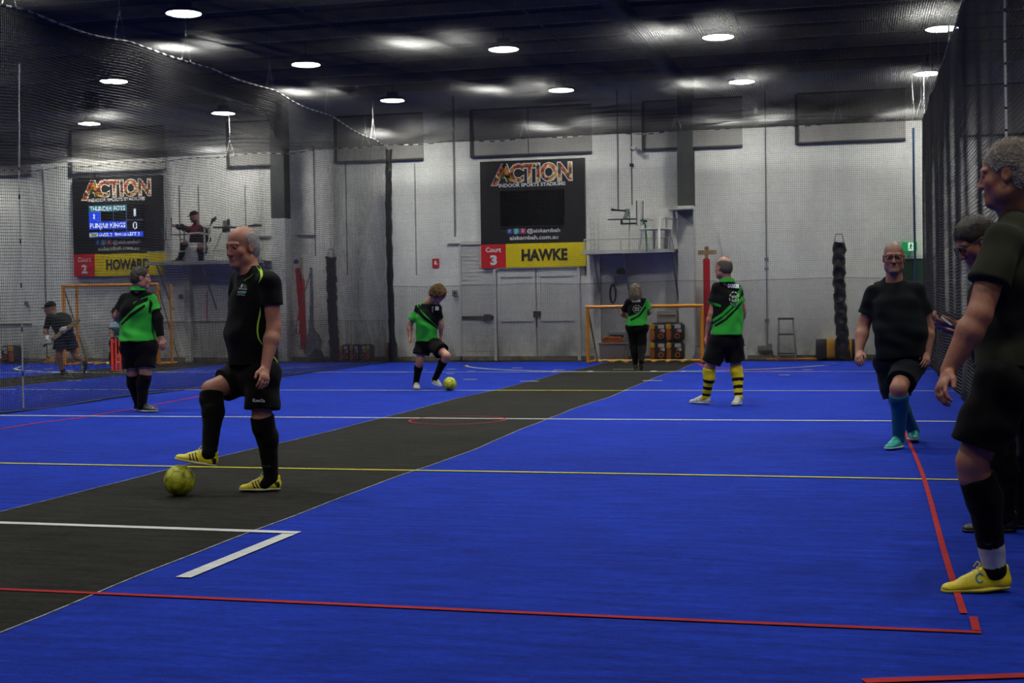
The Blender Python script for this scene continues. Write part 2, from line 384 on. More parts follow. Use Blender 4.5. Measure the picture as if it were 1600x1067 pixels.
# conduits under the purlins
for i, (x, y1) in enumerate(((-8.2, 24.1), (-4.98, 23.9), (-1.9, 24.0), (-13.2, 23.6), (-16.5, 25.0))):
    b = MB(); b.tube([(x, 12, CEIL - .2), (x, y1, CEIL - .2)], .016, 6); b.box((x - .05, y1 - .05, CEIL - .24), (x + .05, y1 + .05, CEIL - .17)); struct(b, 'trim_%d' % (30 + i), M_GREY)
# boarded high windows
for i, (x0, x1, y, half) in enumerate(((1247, 1415, 217, 0), (1008, 1160, 226, 1), (740, 925, 240, 1), (528, 662, 250, 0), (115, 260, 274, 0), (-90, 50, 284, 0), (360, 432, 257, 0), (1502, 1600, 211, 0))):
    X0 = P(x0, y, WY)[0]; X1 = P(x1, y, WY)[0]; z0 = 4.40; z1 = 5.36
    b = MB()
    b.box((X0, WY - .035, z0), (X1, WY + .01, z1), 0)
    b.box((X0 - .03, WY - .075, z0 - .035), (X1 + .0, WY - .0, z0), 1); b.box((X0 - .06, WY - .075, z0 - .035), (X0, WY, z1), 1); b.box((X0 - .03, WY - .06, z1), (X1, WY, z1 + .03), 1)  # dark strips at left and bottom draw in the recess shadow lines
    if half: b.box((X0 + (X1 - X0) * .47, WY - .045, z0), (X0 + (X1 - X0) * .47 + .015, WY - .03, z1), 1)
    struct(b, 'window_%d' % (i + 1), [W_PANEL, DARKW])
# wall joints, conduits and rails that belong to the building
k = 40
JOINT = mat('joint_grey', (0.24, 0.235, 0.23), rough=.8, noise=.2)  # plain grey of the wall joints and rails
for x, y0, y1, w in ((708, 150, 370, 5), (913, 250, 430, 4), (964, 140, 330, 4), (67, 260, 560, 4), (148, 270, 380, 3), (490, 230, 400, 3), (540, 255, 430, 2.5), (1500, 230, 560, 3), (280, 290, 400, 4), (310, 290, 400, 3), (383, 290, 370, 2.5), (648, 255, 430, 2.5)):
    b = MB(); A = P(x, y0, WY); B = P(x, y1, WY); b.box((A[0] - w / 230, WY - .012, B[2]), (A[0] + w / 230, WY, A[2])); struct(b, 'trim_%d' % k, JOINT); k += 1
for x0, x1, y in ((360, 432, 371), (422, 446, 370), (465, 492, 368), (0, 50, 506), (700, 745, 381), (1043, 1070, 343), (395, 430, 411), (250, 360, 503), (0, 30, 566)):
    b = MB(); A = P(x0, y, WY); B = P(x1, y, WY); b.box((A[0], WY - .03, A[2] - .02), (B[0], WY, A[2] + .01)); struct(b, 'trim_%d' % k, JOINT); k += 1
b = MB(); b.box((-30, WY - .06, 0), (0.6, WY, .09)); struct(b, 'baseboard_back', mat('dirty_skirting', (0.2, 0.17, 0.13), rough=.8, noise=.5, nscale=6))

def pipe(name, label, px, y0, y1, r, m, boxes=()):
    A = P(px, y0, WY - .05); B = P(px + (y1 - y0) * .012, y1, WY - .05); t = empty(name, (A[0], WY, B[2])); b = MB()
    b.tube([(A[0], WY - r - .005, A[2]), (A[0], WY - r - .005, B[2])], r, 8); b.build('tube', m, t)
    for (yy) in boxes: c = MB(); Z = P(px, yy, WY)[2]; c.box((A[0] - .04, WY - .05, Z - .03), (A[0] + .04, WY, Z + .03), bev=.005); c.build('clip', m, t)
    tag(t, label, 'conduit'); return t
pipe('conduit_pipe', 'dark vertical conduit pipe on the white wall, running down just left of the stepladder', 1195, 135, 545, .014, M_GREY, (405, 420, 500))
pipe('conduit_pipe', 'thin black vertical pipe on the wall running behind the small white security camera', 985, 140, 320, .009, M_BLACKP, (258,))

# ---------------------------------------------------------------- lamps
M_HOUS = mat('lamp_housing', (0.05, 0.05, 0.05), rough=.5, metal=.5, noise=.1)
M_DIFF = mat('lamp_diffuser', (1, 1, 1), rough=.5, emit=LAMP_COL, estr=LAMP_L)
# luminaire lens: output falls off away from its axis, as a high bay optic's does
_nt = M_DIFF.node_tree; _g = _nt.nodes.new('ShaderNodeNewGeometry'); _d = _nt.nodes.new('ShaderNodeVectorMath'); _d.operation = 'DOT_PRODUCT'; _nt.links.new(_g.outputs['Normal'], _d.inputs[0]); _nt.links.new(_g.outputs['Incoming'], _d.inputs[1])
_a = _nt.nodes.new('ShaderNodeMath'); _a.operation = 'ABSOLUTE'; _nt.links.new(_d.outputs['Value'], _a.inputs[0]); _m = _nt.nodes.new('ShaderNodeMath'); _m.operation = 'MULTIPLY'; _m.inputs[1].default_value = LAMP_L * 1.45; _nt.links.new(_a.outputs[0], _m.inputs[0]); _nt.links.new(_m.outputs[0], _nt.nodes['Principled BSDF'].inputs['Emission Strength'])
def make_lamp():
    t = empty('high_bay_lamp', (0, 0, 0))
    MB().lathe((0, 0, 0), [(.262, -.005), (.268, .03), (.20, .06), (.12, .08), (.11, .17), (.05, .18)], 32).build('lamp_housing', M_HOUS, t, smooth=True)
    MB().lathe((0, 0, 0), [(.252, 0.0), (.235, -.012), (.16, -.025), (.08, -.031), (.01, -.033)], 32).build('diffuser', M_DIFF, t, smooth=True)
    MB().tube([(0, 0, .17), (0, 0, CEIL - LAMP_Z + .04)], .008, 6).build('hanging_cable', M_BLACKP, t)
    return t
rows = {0: 'in the row nearest the back wall', 1: 'in the middle row', 2: 'in the nearest row'}
lampl = [(1, 1449, 115, 'round white ceiling lamp at far right, the lower of the pair beside the right net'),
         (1, 1159, 128, 'round white ceiling lamp just above and right of the grey column top'),
         (1, 877, 141, 'round white ceiling lamp straight above the right big black court sign'),
         (1, 613, 157, 'round white ceiling lamp above the net corner where the white edge ropes meet'),
         (1, 349, 177, 'round white ceiling lamp over the seated umpire, seen through the left net'),
         (1, 140, 193, 'leftmost and lowest round ceiling lamp, above the left black court sign'),
         (1, 1472, 45, 'round white ceiling lamp at far right, the upper of the pair beside the right net'),
         (1, 1122, 58, 'round white ceiling lamp right of the sloping rafter, higher up than its neighbour'),
         (1, 787, 77, 'round white ceiling lamp near top centre of the photo'),
         (1, 478, 101, 'round white ceiling lamp between the top-left lamp and the net corner lamp'),
         (1, 178, 127, 'round white ceiling lamp behind the left net, second from the left edge'),
         (1, 287, 21, 'largest and nearest round ceiling lamp, at the top left')]
lamp0 = make_lamp()
for i, (_, x, y, lab) in enumerate(lampl):
    g = G(x, y, LAMP_Z)
    if i == 0: t = lamp0
    else:
        t = lamp0.copy(); COL.objects.link(t)
        for ch in lamp0.children:
            c = ch.copy(); COL.objects.link(c); c.parent = t
    t.location = g; tag(t, lab, 'ceiling lamp', 'round high bay lamps hung over the courts')

# ---------------------------------------------------------------- nets: real strings
def strings(S, a, b, r):
    "S (n,m,3) polylines -> square string meshes; a, b unit offset vectors"
    S = np.asarray(S, float); n, m, _ = S.shape; a = np.array(a, float) * r; b = np.array(b, float) * r
    V = np.stack([S + a, S + b, S - a, S - b], 2).reshape(-1, 3)
    base = (np.arange(n)[:, None] * m + np.arange(m - 1)[None]).reshape(-1) * 4
    Q = np.concatenate([np.stack([base + j, base + (j + 1) % 4, base + 4 + (j + 1) % 4, base + 4 + j], 1) for j in range(4)])
    return V, Q
def merge(parts):
    V = []; Q = []; k = 0
    for v, q in parts: V.append(v); Q.append(q + k); k += len(v)
    return np.vstack(V), np.vstack(Q)
def zedge(y):   # height of the side net's top rope
    return np.interp(y, [5, 14.2, 16.9, 18.8, 22, 25, 27.7], [4.75, 4.80, 4.88, 4.93, 4.93, 4.80, 4.60])
SP = 0.0375
def wall_net(name, label, fn, L, zt, a, r=.0016, rh=None, sp=SP, group=None, z0=0.02, mat_=M_NET, nseg=None, low=None):
    "fn(u, h) -> world point, u along the net 0..L, h 0..1 height fraction; a = in-plane horizontal unit vector"
    nrm = np.cross(a, (0, 0, 1)); us = np.arange(0, L, sp); hs = np.linspace(0, 1, 9)
    U, H = np.meshgrid(us, hs, indexing='ij'); S1 = fn(U, H); p = [strings(S1, a, nrm, r)]
    nz = int(zt / sp); hz = np.arange(nz) / nz; um = np.linspace(0, L, nseg or int(L / .35))
    H, U = np.meshgrid(hz, um, indexing='ij'); p.append(strings(fn(U, H), (0, 0, 1), nrm, rh or r))
    V, Q = merge(p); t = empty(name, fn(np.array(0.), np.array(0.)))
    fast_mesh('net_mesh', V, Q, mat_, t, smooth=False)
    return t
def noisew(u, h, s, A): return A * (np.sin(u * 1.7 + s + 2 * h) * .6 + np.sin(u * 3.9 + 1.3 * s - 3 * h) * .4) * np.sin(np.pi * np.clip(h, 0, 1)) 
def back_fn(X0, s, zt0, zt1, L):
    def fn(u, h):
        zt = zt0 + (zt1 - zt0) * u / L + .02 * np.cos(u * 2 * math.pi / 1.57)
        return np.stack([X0 + u + noisew(u, h, s + 1, .02), NY + noisew(u, h, s, .05), .02 + (zt - .02) * h + .012 * np.sin(u * 2.1 + 5 * h)], -1)
    return fn
def edge_rope(parent, pts, r=.011, name='edge_rope'):
    b = MB(); pts = np.array(pts); d = np.r_[0, np.cumsum(np.linalg.norm(np.diff(pts, axis=0), axis=1))]
    n = int(d[-1] / .055); s = np.linspace(0, d[-1], n); q = np.stack([np.interp(s, d, pts[:, i]) for i in range(3)], 1)
    b.tube(q, r * (1 + .25 * np.sin(np.arange(n) * 2.1)), 6, mi=lambda i: 1 if i % 4 in (1, 2) else 0)
    b.build(name, [M_ROPE2, M_BLACKP], parent)
M_ROPE2 = mat('dusty_white_rope', (0.42, 0.41, 0.38), rough=.7, noise=.3)
def hanger(parent, p, a, top=CEIL - .05, w=.10, h=.35):
    p = np.array(p, float); a = np.array(a, float); k = p + (0, 0, h); b = MB()
    b.tube([p - a * w, k], .009, 5); b.tube([p + a * w, k], .009, 5); b.tube([k, (k[0], k[1], top)], .006, 5)
    b.build('hanger_rope', M_ROPE, parent)
# back net of court 3, with its doubled lower band
fb = back_fn(NL, 0., 4.60, 4.66, NR - NL)
net_b = wall_net('court_net', '', fb, NR - NL, 4.62, np.array([1., 0, 0]))
tag(net_b, 'black net across the back of the right court, before the big sign with red 3', 'net')
def low_band(parent, fn, L, zt, frac, a, off):
    nrm = np.cross(a, (0, 0, 1)); us = np.arange(SP / 2, L, SP); hs = np.linspace(0, frac, 5)
    U, H = np.meshgrid(us, hs, indexing='ij'); p = [strings(fn(U, H) + nrm * off, a, nrm, .0015)]
    hz = np.arange(0.5, frac * zt / SP) * SP / zt; um = np.linspace(0, L, int(L / .35)); H, U = np.meshgrid(hz, um, indexing='ij')
    p.append(strings(fn(U, H) + nrm * off, (0, 0, 1), nrm, .0015))
    H, U = np.meshgrid(np.array([frac]), um, indexing='ij'); p.append(strings(fn(U, H) + nrm * off, (0, 0, 1), nrm, .003))
    V, Q = merge(p); fast_mesh('lower_netting', V, Q, M_NET, parent, smooth=False)
low_band(net_b, fb, NR - NL, 4.62, 1.6 / 4.62, np.array([1., 0, 0]), -.04)
uu = np.linspace(0, NR - NL, 120); edge_rope(net_b, fb(uu, np.ones(120)))
for i in range(7): u = 1.45 + i * 1.57; edge = fb(np.array([u]), np.array([1.]))[0]; hanger(net_b, edge, (1, 0, 0))
# back net of court 2
fb2 = back_fn(-20.6, 3., 4.35, 4.60, 10.8)
net_b2 = wall_net('court_net', '', fb2, 10.8, 4.5, np.array([1., 0, 0]))
tag(net_b2, 'black net across the back of the left court, before the lit scoreboard sign', 'net')
low_band(net_b2, fb2, 10.8, 4.5, .87 / 4.5, np.array([1., 0, 0]), -.04)
uu = np.linspace(0, 10.8, 120); edge_rope(net_b2, fb2(uu, np.ones(120)))
for i in range(7): u = 1.0 + i * 1.57; edge = fb2(np.array([u]), np.array([1.]))[0]; hanger(net_b2, edge, (1, 0, 0))
# side nets
Y0 = 6.0
def side_fn(X0, s, amp, zt):
    def fn(u, h):
        y = Y0 + u; z = zt(y); sg = .05 * np.abs(np.sin(y * math.pi / 2.45))
        return np.stack([X0 + noisew(u, h, s, amp), y + noisew(u, h, s + 2, .03), .015 + (z - sg - .015) * h + .012 * np.sin(u * 1.9 + 4 * h)], -1)
    return fn
LS = NY - Y0
fs = side_fn(NL, 1., .08, zedge); net_l = wall_net('court_net', '', fs, LS, 4.8, np.array([0, 1., 0]), r=.0027)
tag(net_l, 'long black side net dividing the two courts, from the left edge to the bundled corner', 'net')
uu = np.linspace(0, LS, 260); edge_rope(net_l, fs(uu, np.ones(260)), .015)
_b = MB(); _b.tube(fs(uu, np.zeros(260)), .012, 6); _b.build('bottom_rope', M_BLACKP, net_l)
for y in (14.4, 16.9, 18.8, 21.8, 24.4, 26.9): e = fs(np.array([y - Y0]), np.array([1.]))[0]; hanger(net_l, e, (0, 1, 0), h=.42, w=.14)
fr = side_fn(NR, 4., .012, lambda y: 4.65 + 0 * y); net_r = wall_net('court_net', '', fr, LS, 4.65, np.array([0, 1., 0]), r=.0013, rh=.0040, sp=.042)
tag(net_r, 'black side net at the right, seen almost edge on behind the standing players', 'net')
edge_rope(net_r, fr(uu, np.ones(260)), .012)
for y in (14.5, 17.0, 19.5, 22, 24.5, 27.0): e = fr(np.array([y - Y0]), np.array([1.]))[0]; hanger(net_r, e, (0, 1, 0), h=.4, w=.12)
# dark skirt along the foot of the right net
sk = MB(); us = np.linspace(0, 26.2 - Y0, 150); V = []
for h in (0.01, .35, .7, 1.0): V += [(NR + .03 + .02 * math.sin(u * 5 + 3 * h) + .05 * (1 - h) * math.sin(u * 2.2), Y0 + u, h) for u in us]
n = len(us); sk.add(V, [(r * n + i, r * n + i + 1, (r + 1) * n + i + 1, (r + 1) * n + i) for r in range(3) for i in range(n - 1)])
sk = sk.build('skirt', mat('black_shade_cloth', (0.012, 0.012, 0.014), rough=.9, noise=.3, nscale=30), net_r, smooth=True)
sm = sk.modifiers.new('solid', 'SOLIDIFY'); sm.thickness = .004
# roof nets, diamond mesh, sagging between hangers
def roof_net(name, label, X0, X1, Ya, Yb, zt, s):
    W = X1 - X0; st = SP * math.sqrt(2) * 1.1; L = Yb - Ya; p = []
    def zf(x, y):
        e = np.minimum(np.minimum((x - X0), (X1 - x)) / 1.5, np.minimum(1.0, (Yb - y) / 1.5)).clip(0, 1)
        return zt(x, y) - e * (.03 + .03 * (np.sin(x * 2.0 + s) * np.sin(y * 1.28 + s)) + .012 * np.sin(x * 4.3 + y * 2.2))
    c = np.arange(-L, W, st)
    for sg in (1, -1):
        t0 = np.maximum(0, -c); t1 = np.minimum(L, W - c); ok = t1 > t0 + .02; cc = c[ok]; t = t0[ok][:, None] + (t1 - t0)[ok][:, None] * np.linspace(0, 1, 26)[None]
        x = cc[:, None] + t; y = Ya + t
        if sg < 0: x = W - x
        x = X0 + x; S = np.stack([x, y, zf(x, y)], -1); d = np.array([sg * .7071, -.7071, 0]); p.append(strings(S, d, (0, 0, 1), .0022))
    V, Q = merge(p); o = fast_mesh(name, V, Q, M_NETC, None, smooth=False); tag(o, label, 'net'); return o
roof_net('roof_net', 'horizontal black net stretched overhead below the lamps of the right court', NL, NR, 9.0, NY, lambda x, y: 4.63 + (zedge(y) - 4.63) * np.clip((-x - 4) / 5.7, 0, 1), 0.)
roof_net('roof_net', 'horizontal black net stretched overhead above the left court, over the scoreboard sign', -20.6, NL, 13.0, NY, lambda x, y: 4.5 + (zedge(y) - 4.5) * np.clip((x + 20.6) / 10.9, 0, 1), 2.)
# white lacing ropes woven down the side nets
def lacing(label, pts):
    b = MB(); pts = np.array(pts); s = np.linspace(0, 1, 90); q = np.stack([np.interp(s, np.linspace(0, 1, len(pts)), pts[:, i]) for i in range(3)], 1)
    b.tube(q, .010, 6, mi=lambda i: 1 if i % 9 == 0 and 30 < i else 0); o = b.build('lacing_rope', [M_ROPE, M_BLACKP]); tag(o, label, 'rope')
lacing('long white rope laced down the left net at the left edge of the photo', [P(27, 100, 15.0) + (.03, 0, 0), P(30, 300, 15.0), P(37, 641, 15.0)])
lacing('white rope laced down the right net above the grey haired man in dark green', [(NR - .02, 11.9, 4.6), (NR - .02, 11.9, 3.3), (NR - .02, 11.8, 2.4)])
lacing('thick white rope at the top of the net corner beside the two right lamps', [P(1424, 118, 27.4), P(1428, 175, 27.5), P(1423, 196, 27.6)])
# ================================================================ court signs
M_SIGN = mat('sign_black', (0.010, 0.010, 0.011), rough=.45, noise=.1, nscale=3)
M_SYEL = mat('sign_yellow', lin('#f0d800'), rough=.5, noise=.04); M_SRED = mat('sign_red', lin('#d81820'), rough=.5, noise=.04)
M_SCREEN = mat('screen_glass', (0.004, 0.004, 0.005), rough=.12)
def mosaic_mat():
    m = bpy.data.materials.new('mosaic_print'); m.use_nodes = True; nt = m.node_tree; b = nt.nodes['Principled BSDF']; b.inputs['Roughness'].default_value = .5
    tc = nt.nodes.new('ShaderNodeTexCoord'); v = nt.nodes.new('ShaderNodeTexVoronoi'); v.inputs['Scale'].default_value = 16
    nt.links.new(tc.outputs['Object'], v.inputs['Vector']); s = nt.nodes.new('ShaderNodeSeparateColor'); nt.links.new(v.outputs['Color'], s.inputs[0])
    r = nt.nodes.new('ShaderNodeValToRGB'); r.color_ramp.interpolation = 'CONSTANT'; e = r.color_ramp.elements
    cols = ['#1c2a18', '#b5461c', '#d9a12a', '#7a1f1a', '#e06a28', '#3d5a2a', '#e8d9b0', '#a83024', '#c98a1e']
    e[0].color = (*lin(cols[0]), 1); e[1].color = (*lin(cols[1]), 1); e[1].position = .12
    for i, c in enumerate(cols[2:]): q = e.new(.24 + i * .11); q.color = (*lin(c), 1)
    nt.links.new(s.outputs[0], r.inputs[0]); nt.links.new(r.outputs[0], b.inputs['Base Color']); return m
M_MOS = mosaic_mat()
M_FB = mat('icon_blue', lin('#3558a8'), noise=.02); M_TW = mat('icon_teal', lin('#4fb8c4'), noise=.02); M_IG = mat('icon_pink', lin('#c23a6e'), noise=.02)
def court_sign(X0, num, nm, label):
    X1 = X0 + 2.28; Yf = WY - .10; zb, zm, zt = 1.985, 2.49, 4.26; t = empty('court_sign', ((X0 + X1) / 2, WY, zb)); W = X1 - X0
    MB().box((X0, Yf, zm), (X1, WY - .002, zt)).build('black_panel', M_SIGN, t)
    MB().box((X0, Yf, zb), (X0 + .55, WY - .002, zm)).build('court_number_panel', M_SRED, t)
    MB().box((X0 + .55, Yf, zb), (X1, WY - .002, zm)).build('court_name_panel', M_SYEL, t)
    y = Yf - .006
    cx = (X0 + X1) / 2
    # headline: letters drawn as outlines, the first with a long slanted foot
    lw = MB(); lc = MB()
    def letter(b, polys, y, th):
        for q in polys: b.prism([(px_, y, pz) for px_, pz in q], (0, -th, 0))
    x0 = X0 + .25; zb_ = 3.82; Hh = .36
    V, F = text_mesh('CTION', .035); V2, F2 = text_mesh('CTION', .075)
    mn, mx = V[:, 0].min(), V[:, 0].max(); tx0, tx1 = X0 + .66, X1 - .27; sx = (tx1 - tx0) / (mx - mn); sz = Hh / V[:, 1].max()
    for VV, FF, yy, mm, nm_ in ((V2, F2, y, M_TEXTW, 'headline_outline'), (V, F, y - .004, M_MOS, 'headline_letters')):
        A = np.stack([tx0 + (VV[:, 0] - mn) * sx, np.full(len(VV), yy), zb_ + VV[:, 1] * sz], 1); b = MB(); b.add(A, FF)
        g = .0 if mm is M_MOS else .018
        ax0, ax1 = X0 + .25, X0 + .70
        b.prism([(ax0 - g, yy + .001, zb_ - .07 - g), (ax0 + .12 + g, yy + .001, zb_ - .07 - g), (ax1 - .17, yy + .001, zb_ + Hh * .70), (ax1 - .11, yy + .001, zb_ + Hh + g), (ax1 - .22, yy + .001, zb_ + Hh + g)], (0, -.002, 0))
        b.prism([(ax1 - .20, yy + .001, zb_ + Hh + g), (ax1 - .11 + g, yy + .001, zb_ + Hh + g), (ax1 + .03 + g, yy + .001, zb_ - .01), (ax1 - .10 - g, yy + .001, zb_ - .01), (ax1 - .17, yy + .001, zb_ + Hh * .45)], (0, -.002, 0))
        b.prism([(ax0 + .16, yy + .001, zb_ + .07), (ax0 + .22, yy + .001, zb_ + .15), (ax1 - .05, yy + .001, zb_ + .13), (ax1 - .03, yy + .001, zb_ + .06)], (0, -.002, 0))
        b.build(nm_, mm, t)
    wall_text('subheading', 'INDOOR SPORTS STADIUMS', cx, 3.70, 1.45, .075, y, M_TEXTW, t, .035)
    scr = MB().box((X0 + .44, Yf - .03, 2.86), (X0 + 1.84, Yf, 3.62), bev=.01).build('screen', M_SCREEN, t); MB().box((X0 + .43, Yf - .034, 2.845), (X0 + 1.85, Yf - .002, 2.862)).build('screen_bezel', M_BLACKP, scr)
    wall_text('social_handle', '@aiskambah', X0 + 1.38, 2.72, .72, .085, y, M_TEXTW, t, .02); wall_text('web_address', 'aiskambah.com.au', X0 + 1.17, 2.575, 1.06, .085, y, M_TEXTW, t, .02)
    for i, (mm, ch) in enumerate(((M_FB, 'f'), (M_TW, 'y'), (M_IG, 'o'))):
        xx = X0 + .64 + i * .145; p = MB().box((xx - .06, y - .002, 2.70), (xx + .06, y + .006, 2.82), bev=.01).build('social_icon', mm, t); wall_text('icon_mark', ch, xx, 2.73, .045, .07, y - .004, M_TEXTW, p, .02)
    wall_text('court_word', 'Court', X0 + .275, 2.325, .34, .10, y, M_TEXTW, t, .03); wall_text('court_number', num, X0 + .275, 2.06, .15, .20, y, M_TEXTW, t, .05)
    wall_text('court_name', nm, X0 + .55 + (W - .55) / 2 - .02, 2.13, 1.0 if len(nm) < 6 else 1.12, .24, y, M_TEXTK, t, .045)
    tag(t, label, 'sign'); return t, scr
court_sign(-7.89, '3', 'HAWKE', 'big black wall sign with a blank dark screen and a red panel numbered 3')
s2, scr2 = court_sign(-17.70, '2', 'HOWARD', 'big black wall sign with a lit blue scoreboard screen and red panel numbered 2')
M_EB = mat('screen_blue', (0.01, .02, .1), emit='#1440e8', estr=1.3); M_EG = mat('screen_teal', (0.01, .05, .05), emit='#0d6a70', estr=1.2); M_EW = mat('screen_white', (0.1, .1, .1), emit='#dfe8ff', estr=1.4); M_EL = mat('screen_line', (.05, .05, .06), emit='#7080b0', estr=.6); M_EY = mat('screen_pale', (.05, .05, .05), emit='#b8c8a0', estr=1.2)
sx, sy = -17.70 + .44, WY - .10 - .033
def scell(x0, x1, z0, z1, m, n='score_cell', dy=0.0): MB().box((sx + x0, sy - .004 - dy, z0), (sx + x1, sy + .001, z1)).build(n, m, scr2)
scell(0, .96, 3.46, 3.61, M_EG); scell(0, .30, 3.24, 3.46, M_EB); scell(0, .96, 3.06, 3.235, M_EB); scell(0, 1.38, 2.875, 2.99, M_EB) 
scell(.01, .22, 2.885, 2.98, M_EY, dy=.002)
for x in (.30, .63): scell(x - .006, x + .006, 2.99, 3.46, M_EL, 'grid_line', .001)
scell(.955, .97, 2.99, 3.61, M_EL, 'grid_line', .001); scell(.97, 1.38, 3.245, 3.258, M_EL, 'grid_line', .001)
for s, x, z, w, h in (('THUNDER BOYS', .48, 3.485, .90, .10), ('1', .14, 3.29, .035, .12), ('PUNJAB KINGS', .48, 3.09, .90, .11), ('OVER 2', .42, 2.90, .34, .07), ('BALLS LEFT 3', .98, 2.90, .62, .07), ('1', 1.18, 3.34, .05, .17), ('0', 1.18, 2.98 + .06, .11, .17)):
    wall_text('score_text', s, sx + x, z, w, h, sy - .008, M_EW, scr2, 0.0 if len(s) == 1 else .015)
wall_text('score_text', 'TIME', sx + .115, 2.905, .16, .05, sy - .01, M_TEXTK, scr2, .02)

# small signs
t = empty('fire_sign', P(681, 418, WY)); b = MB(); pxbox(b, 675.5, 404, 686, 418.5, WY - .012, .012); b.build('red_plate', M_SRED, t)
A = P(681, 411, WY - .016); MB().prism([(A[0] - .035, A[1], A[2] - .03), (A[0] + .035, A[1], A[2] - .03), (A[0] + .035, A[1], A[2] - .01), (A[0] + .012, A[1], A[2] - .01), (A[0] + .012, A[1], A[2] + .05), (A[0] - .03, A[1], A[2] + .05), (A[0] - .03, A[1], A[2] + .03), (A[0] - .035, A[1], A[2] + .0)], (0, -.002, 0)).build('white_symbol', M_TEXTW, t)
tag(t, 'small red safety sign with white symbol on the wall left of the door', 'sign')
t = empty('exit_sign', P(1421, 392, 28.2)); b = MB(); pxbox(b, 1409, 378, 1433, 392.5, WY - .16, .12, bev=.01); b.build('light_box', mat('exit_green', lin('#0a8a48'), emit='#08a050', estr=.55), t)
b = MB(); pxbox(b, 1419, 379, 1427, 391.5, WY - .166, .01); pn = b.build('running_figure_panel', mat('exit_white', (.6, .8, .7), emit='#d8ffe8', estr=.8), t)
b = MB(); A = P(1423, 385, WY - .170); 
for q in ([(-.01, .055), (.02, .055), (.02, .03), (-.01, .03)], [(-.02, .03), (.02, .03), (.01, -.02), (-.015, -.02)], [(-.01, -.02), (.012, -.02), (.035, -.06), (.02, -.065)], [(-.015, -.02), (.0, -.02), (-.03, -.065), (-.045, -.06)], [(.01, .03), (.045, .0), (.035, -.01), (.01, .01)]): b.prism([(A[0] + u, A[1], A[2] + v) for u, v in q], (0, -.003, 0))
b.build('running_figure', mat('exit_dark', lin('#0a6a38'), noise=.02), t); MB().box((A[0] - .01, WY - .05, A[2] + .05), (A[0] + .01, WY, A[2] + .09)).build('bracket', M_GREY, t)
tag(t, 'green illuminated exit sign with white running figure, above the dark green door', 'sign')
# doors
X = lambda px, py=480: P(px, py, WY)[0]
d = tag(empty('door_1', (X(1430), WY, 0)), kind='structure'); MB().box((X(1397), WY - .05, 0), (X(1402), WY, 2.04)).box((X(1458), WY - .05, 0), (X(1462), WY, 2.04)).box((X(1397), WY - .05, 2.0), (X(1462), WY, 2.06)).build('door_frame', M_WHITE, d); MB().box((X(1402), WY - .03, .01), (X(1458), WY - .001, 2.0), bev=.005).build('door_leaf', mat('dark_green_paint', (.012, .05, .03), rough=.5, noise=.1), d)
d = tag(empty('door_2', (X(840), WY, 0)), kind='structure')
MB().box((X(773), WY - .09, 0), (X(777), WY, 2.03)).box((X(903), WY - .09, 0), (X(908), WY, 2.03)).box((X(773), WY - .09, 1.96), (X(908), WY, 2.03)).build('door_frame', M_WHITE, d)
for x0, x1 in ((778, 838), (840, 903)):
    lf = MB().box((X(x0), WY - .035, .03), (X(x1), WY - .002, 1.95), bev=.004).build('door_leaf', W_DOOR, d)
    rb = MB()
    for z0, z1 in ((.03, .16), (.83, .92), (1.78, 1.95)): rb.box((X(x0) + .01, WY - .055, z0), (X(x1) - .01, WY - .03, z1), bev=.004)
    for xa in (X(x0) + .005, X(x1) - .085): rb.box((xa, WY - .053, .03), (xa + .08, WY - .03, 1.95), bev=.004)
    rb.build('frame_rail', W_DOOR, lf)
MB().box((X(834), WY - .075, .92), (X(846), WY - .05, 1.05), bev=.006).tube([(X(840), WY - .09, .95), (X(840), WY - .09, .70)], .012, 6).build('door_bolt', mat('rusty_steel', (.07, .06, .05), rough=.8, noise=.4), d)
d = tag(empty('door_3', (X(748), WY, 0)), kind='structure'); b = MB()
z = 0.03
while z < 2.5: b.box((X(722), WY - .03, z), (X(772), WY - .001, z + .075)); z += .085
b.build('door_slats', W_DOOR, d); MB().box((X(719), WY - .06, 0), (X(722), WY, 2.53)).box((X(719), WY - .06, 2.5), (X(772), WY, 2.55)).build('door_frame', M_WHITE, d); MB().box((X(723), WY - .055, .90), (X(772), WY - .028, .96)).box((X(757), WY - .07, .86), (X(768), WY - .03, .99)).build('door_bar', mat('rusty_steel'), d)
t = empty('security_camera', P(990, 233, WY)); A = P(990, 232, WY); MB().box((A[0] - .06, WY - .03, A[2] - .05), (A[0] + .0, WY, A[2] + .07), bev=.01).build('wall_mount', M_BLACKP, t); MB().lathe((A[0] + .04, WY - .20, A[2] - .01), [(.03, -.1), (.05, -.09), (.05, .1), (.04, .13)], 16, axis='y').build('camera_body', M_WPLAS, t, smooth=True); MB().tube([(A[0] - .02, WY - .02, A[2]), (A[0] + .03, WY - .12, A[2] + .03)], .012, 6).build('bracket_arm', M_BLACKP, t)
tag(t, 'small white security camera high on the wall between the right big sign and grey column', 'camera')
for px_, py_, w, h, lab in ((710, 458, 7, 9, 'small grey switch box on the wall between curly haired player and slatted door'), (40, 474, 4, 7, 'small dark box on the wall at far left above the running batter'), (282, 463, 6, 8, 'small grey electrical box on the wall under the left umpire platform')):
    t = empty('switch_box', P(px_, py_, WY)); b = MB(); pxbox(b, px_ - w / 2, py_ - h / 2, px_ + w / 2, py_ + h / 2, WY - .07, .068, bev=.008); b.build('casing', M_GREY, t); b = MB(); pxbox(b, px_ - w / 5, py_ - h / 5, px_ + w / 5, py_ + h / 5, WY - .08, .012, bev=.003); b.build('switch_plate', M_BLACKP, t); tag(t, lab, 'electrical box')
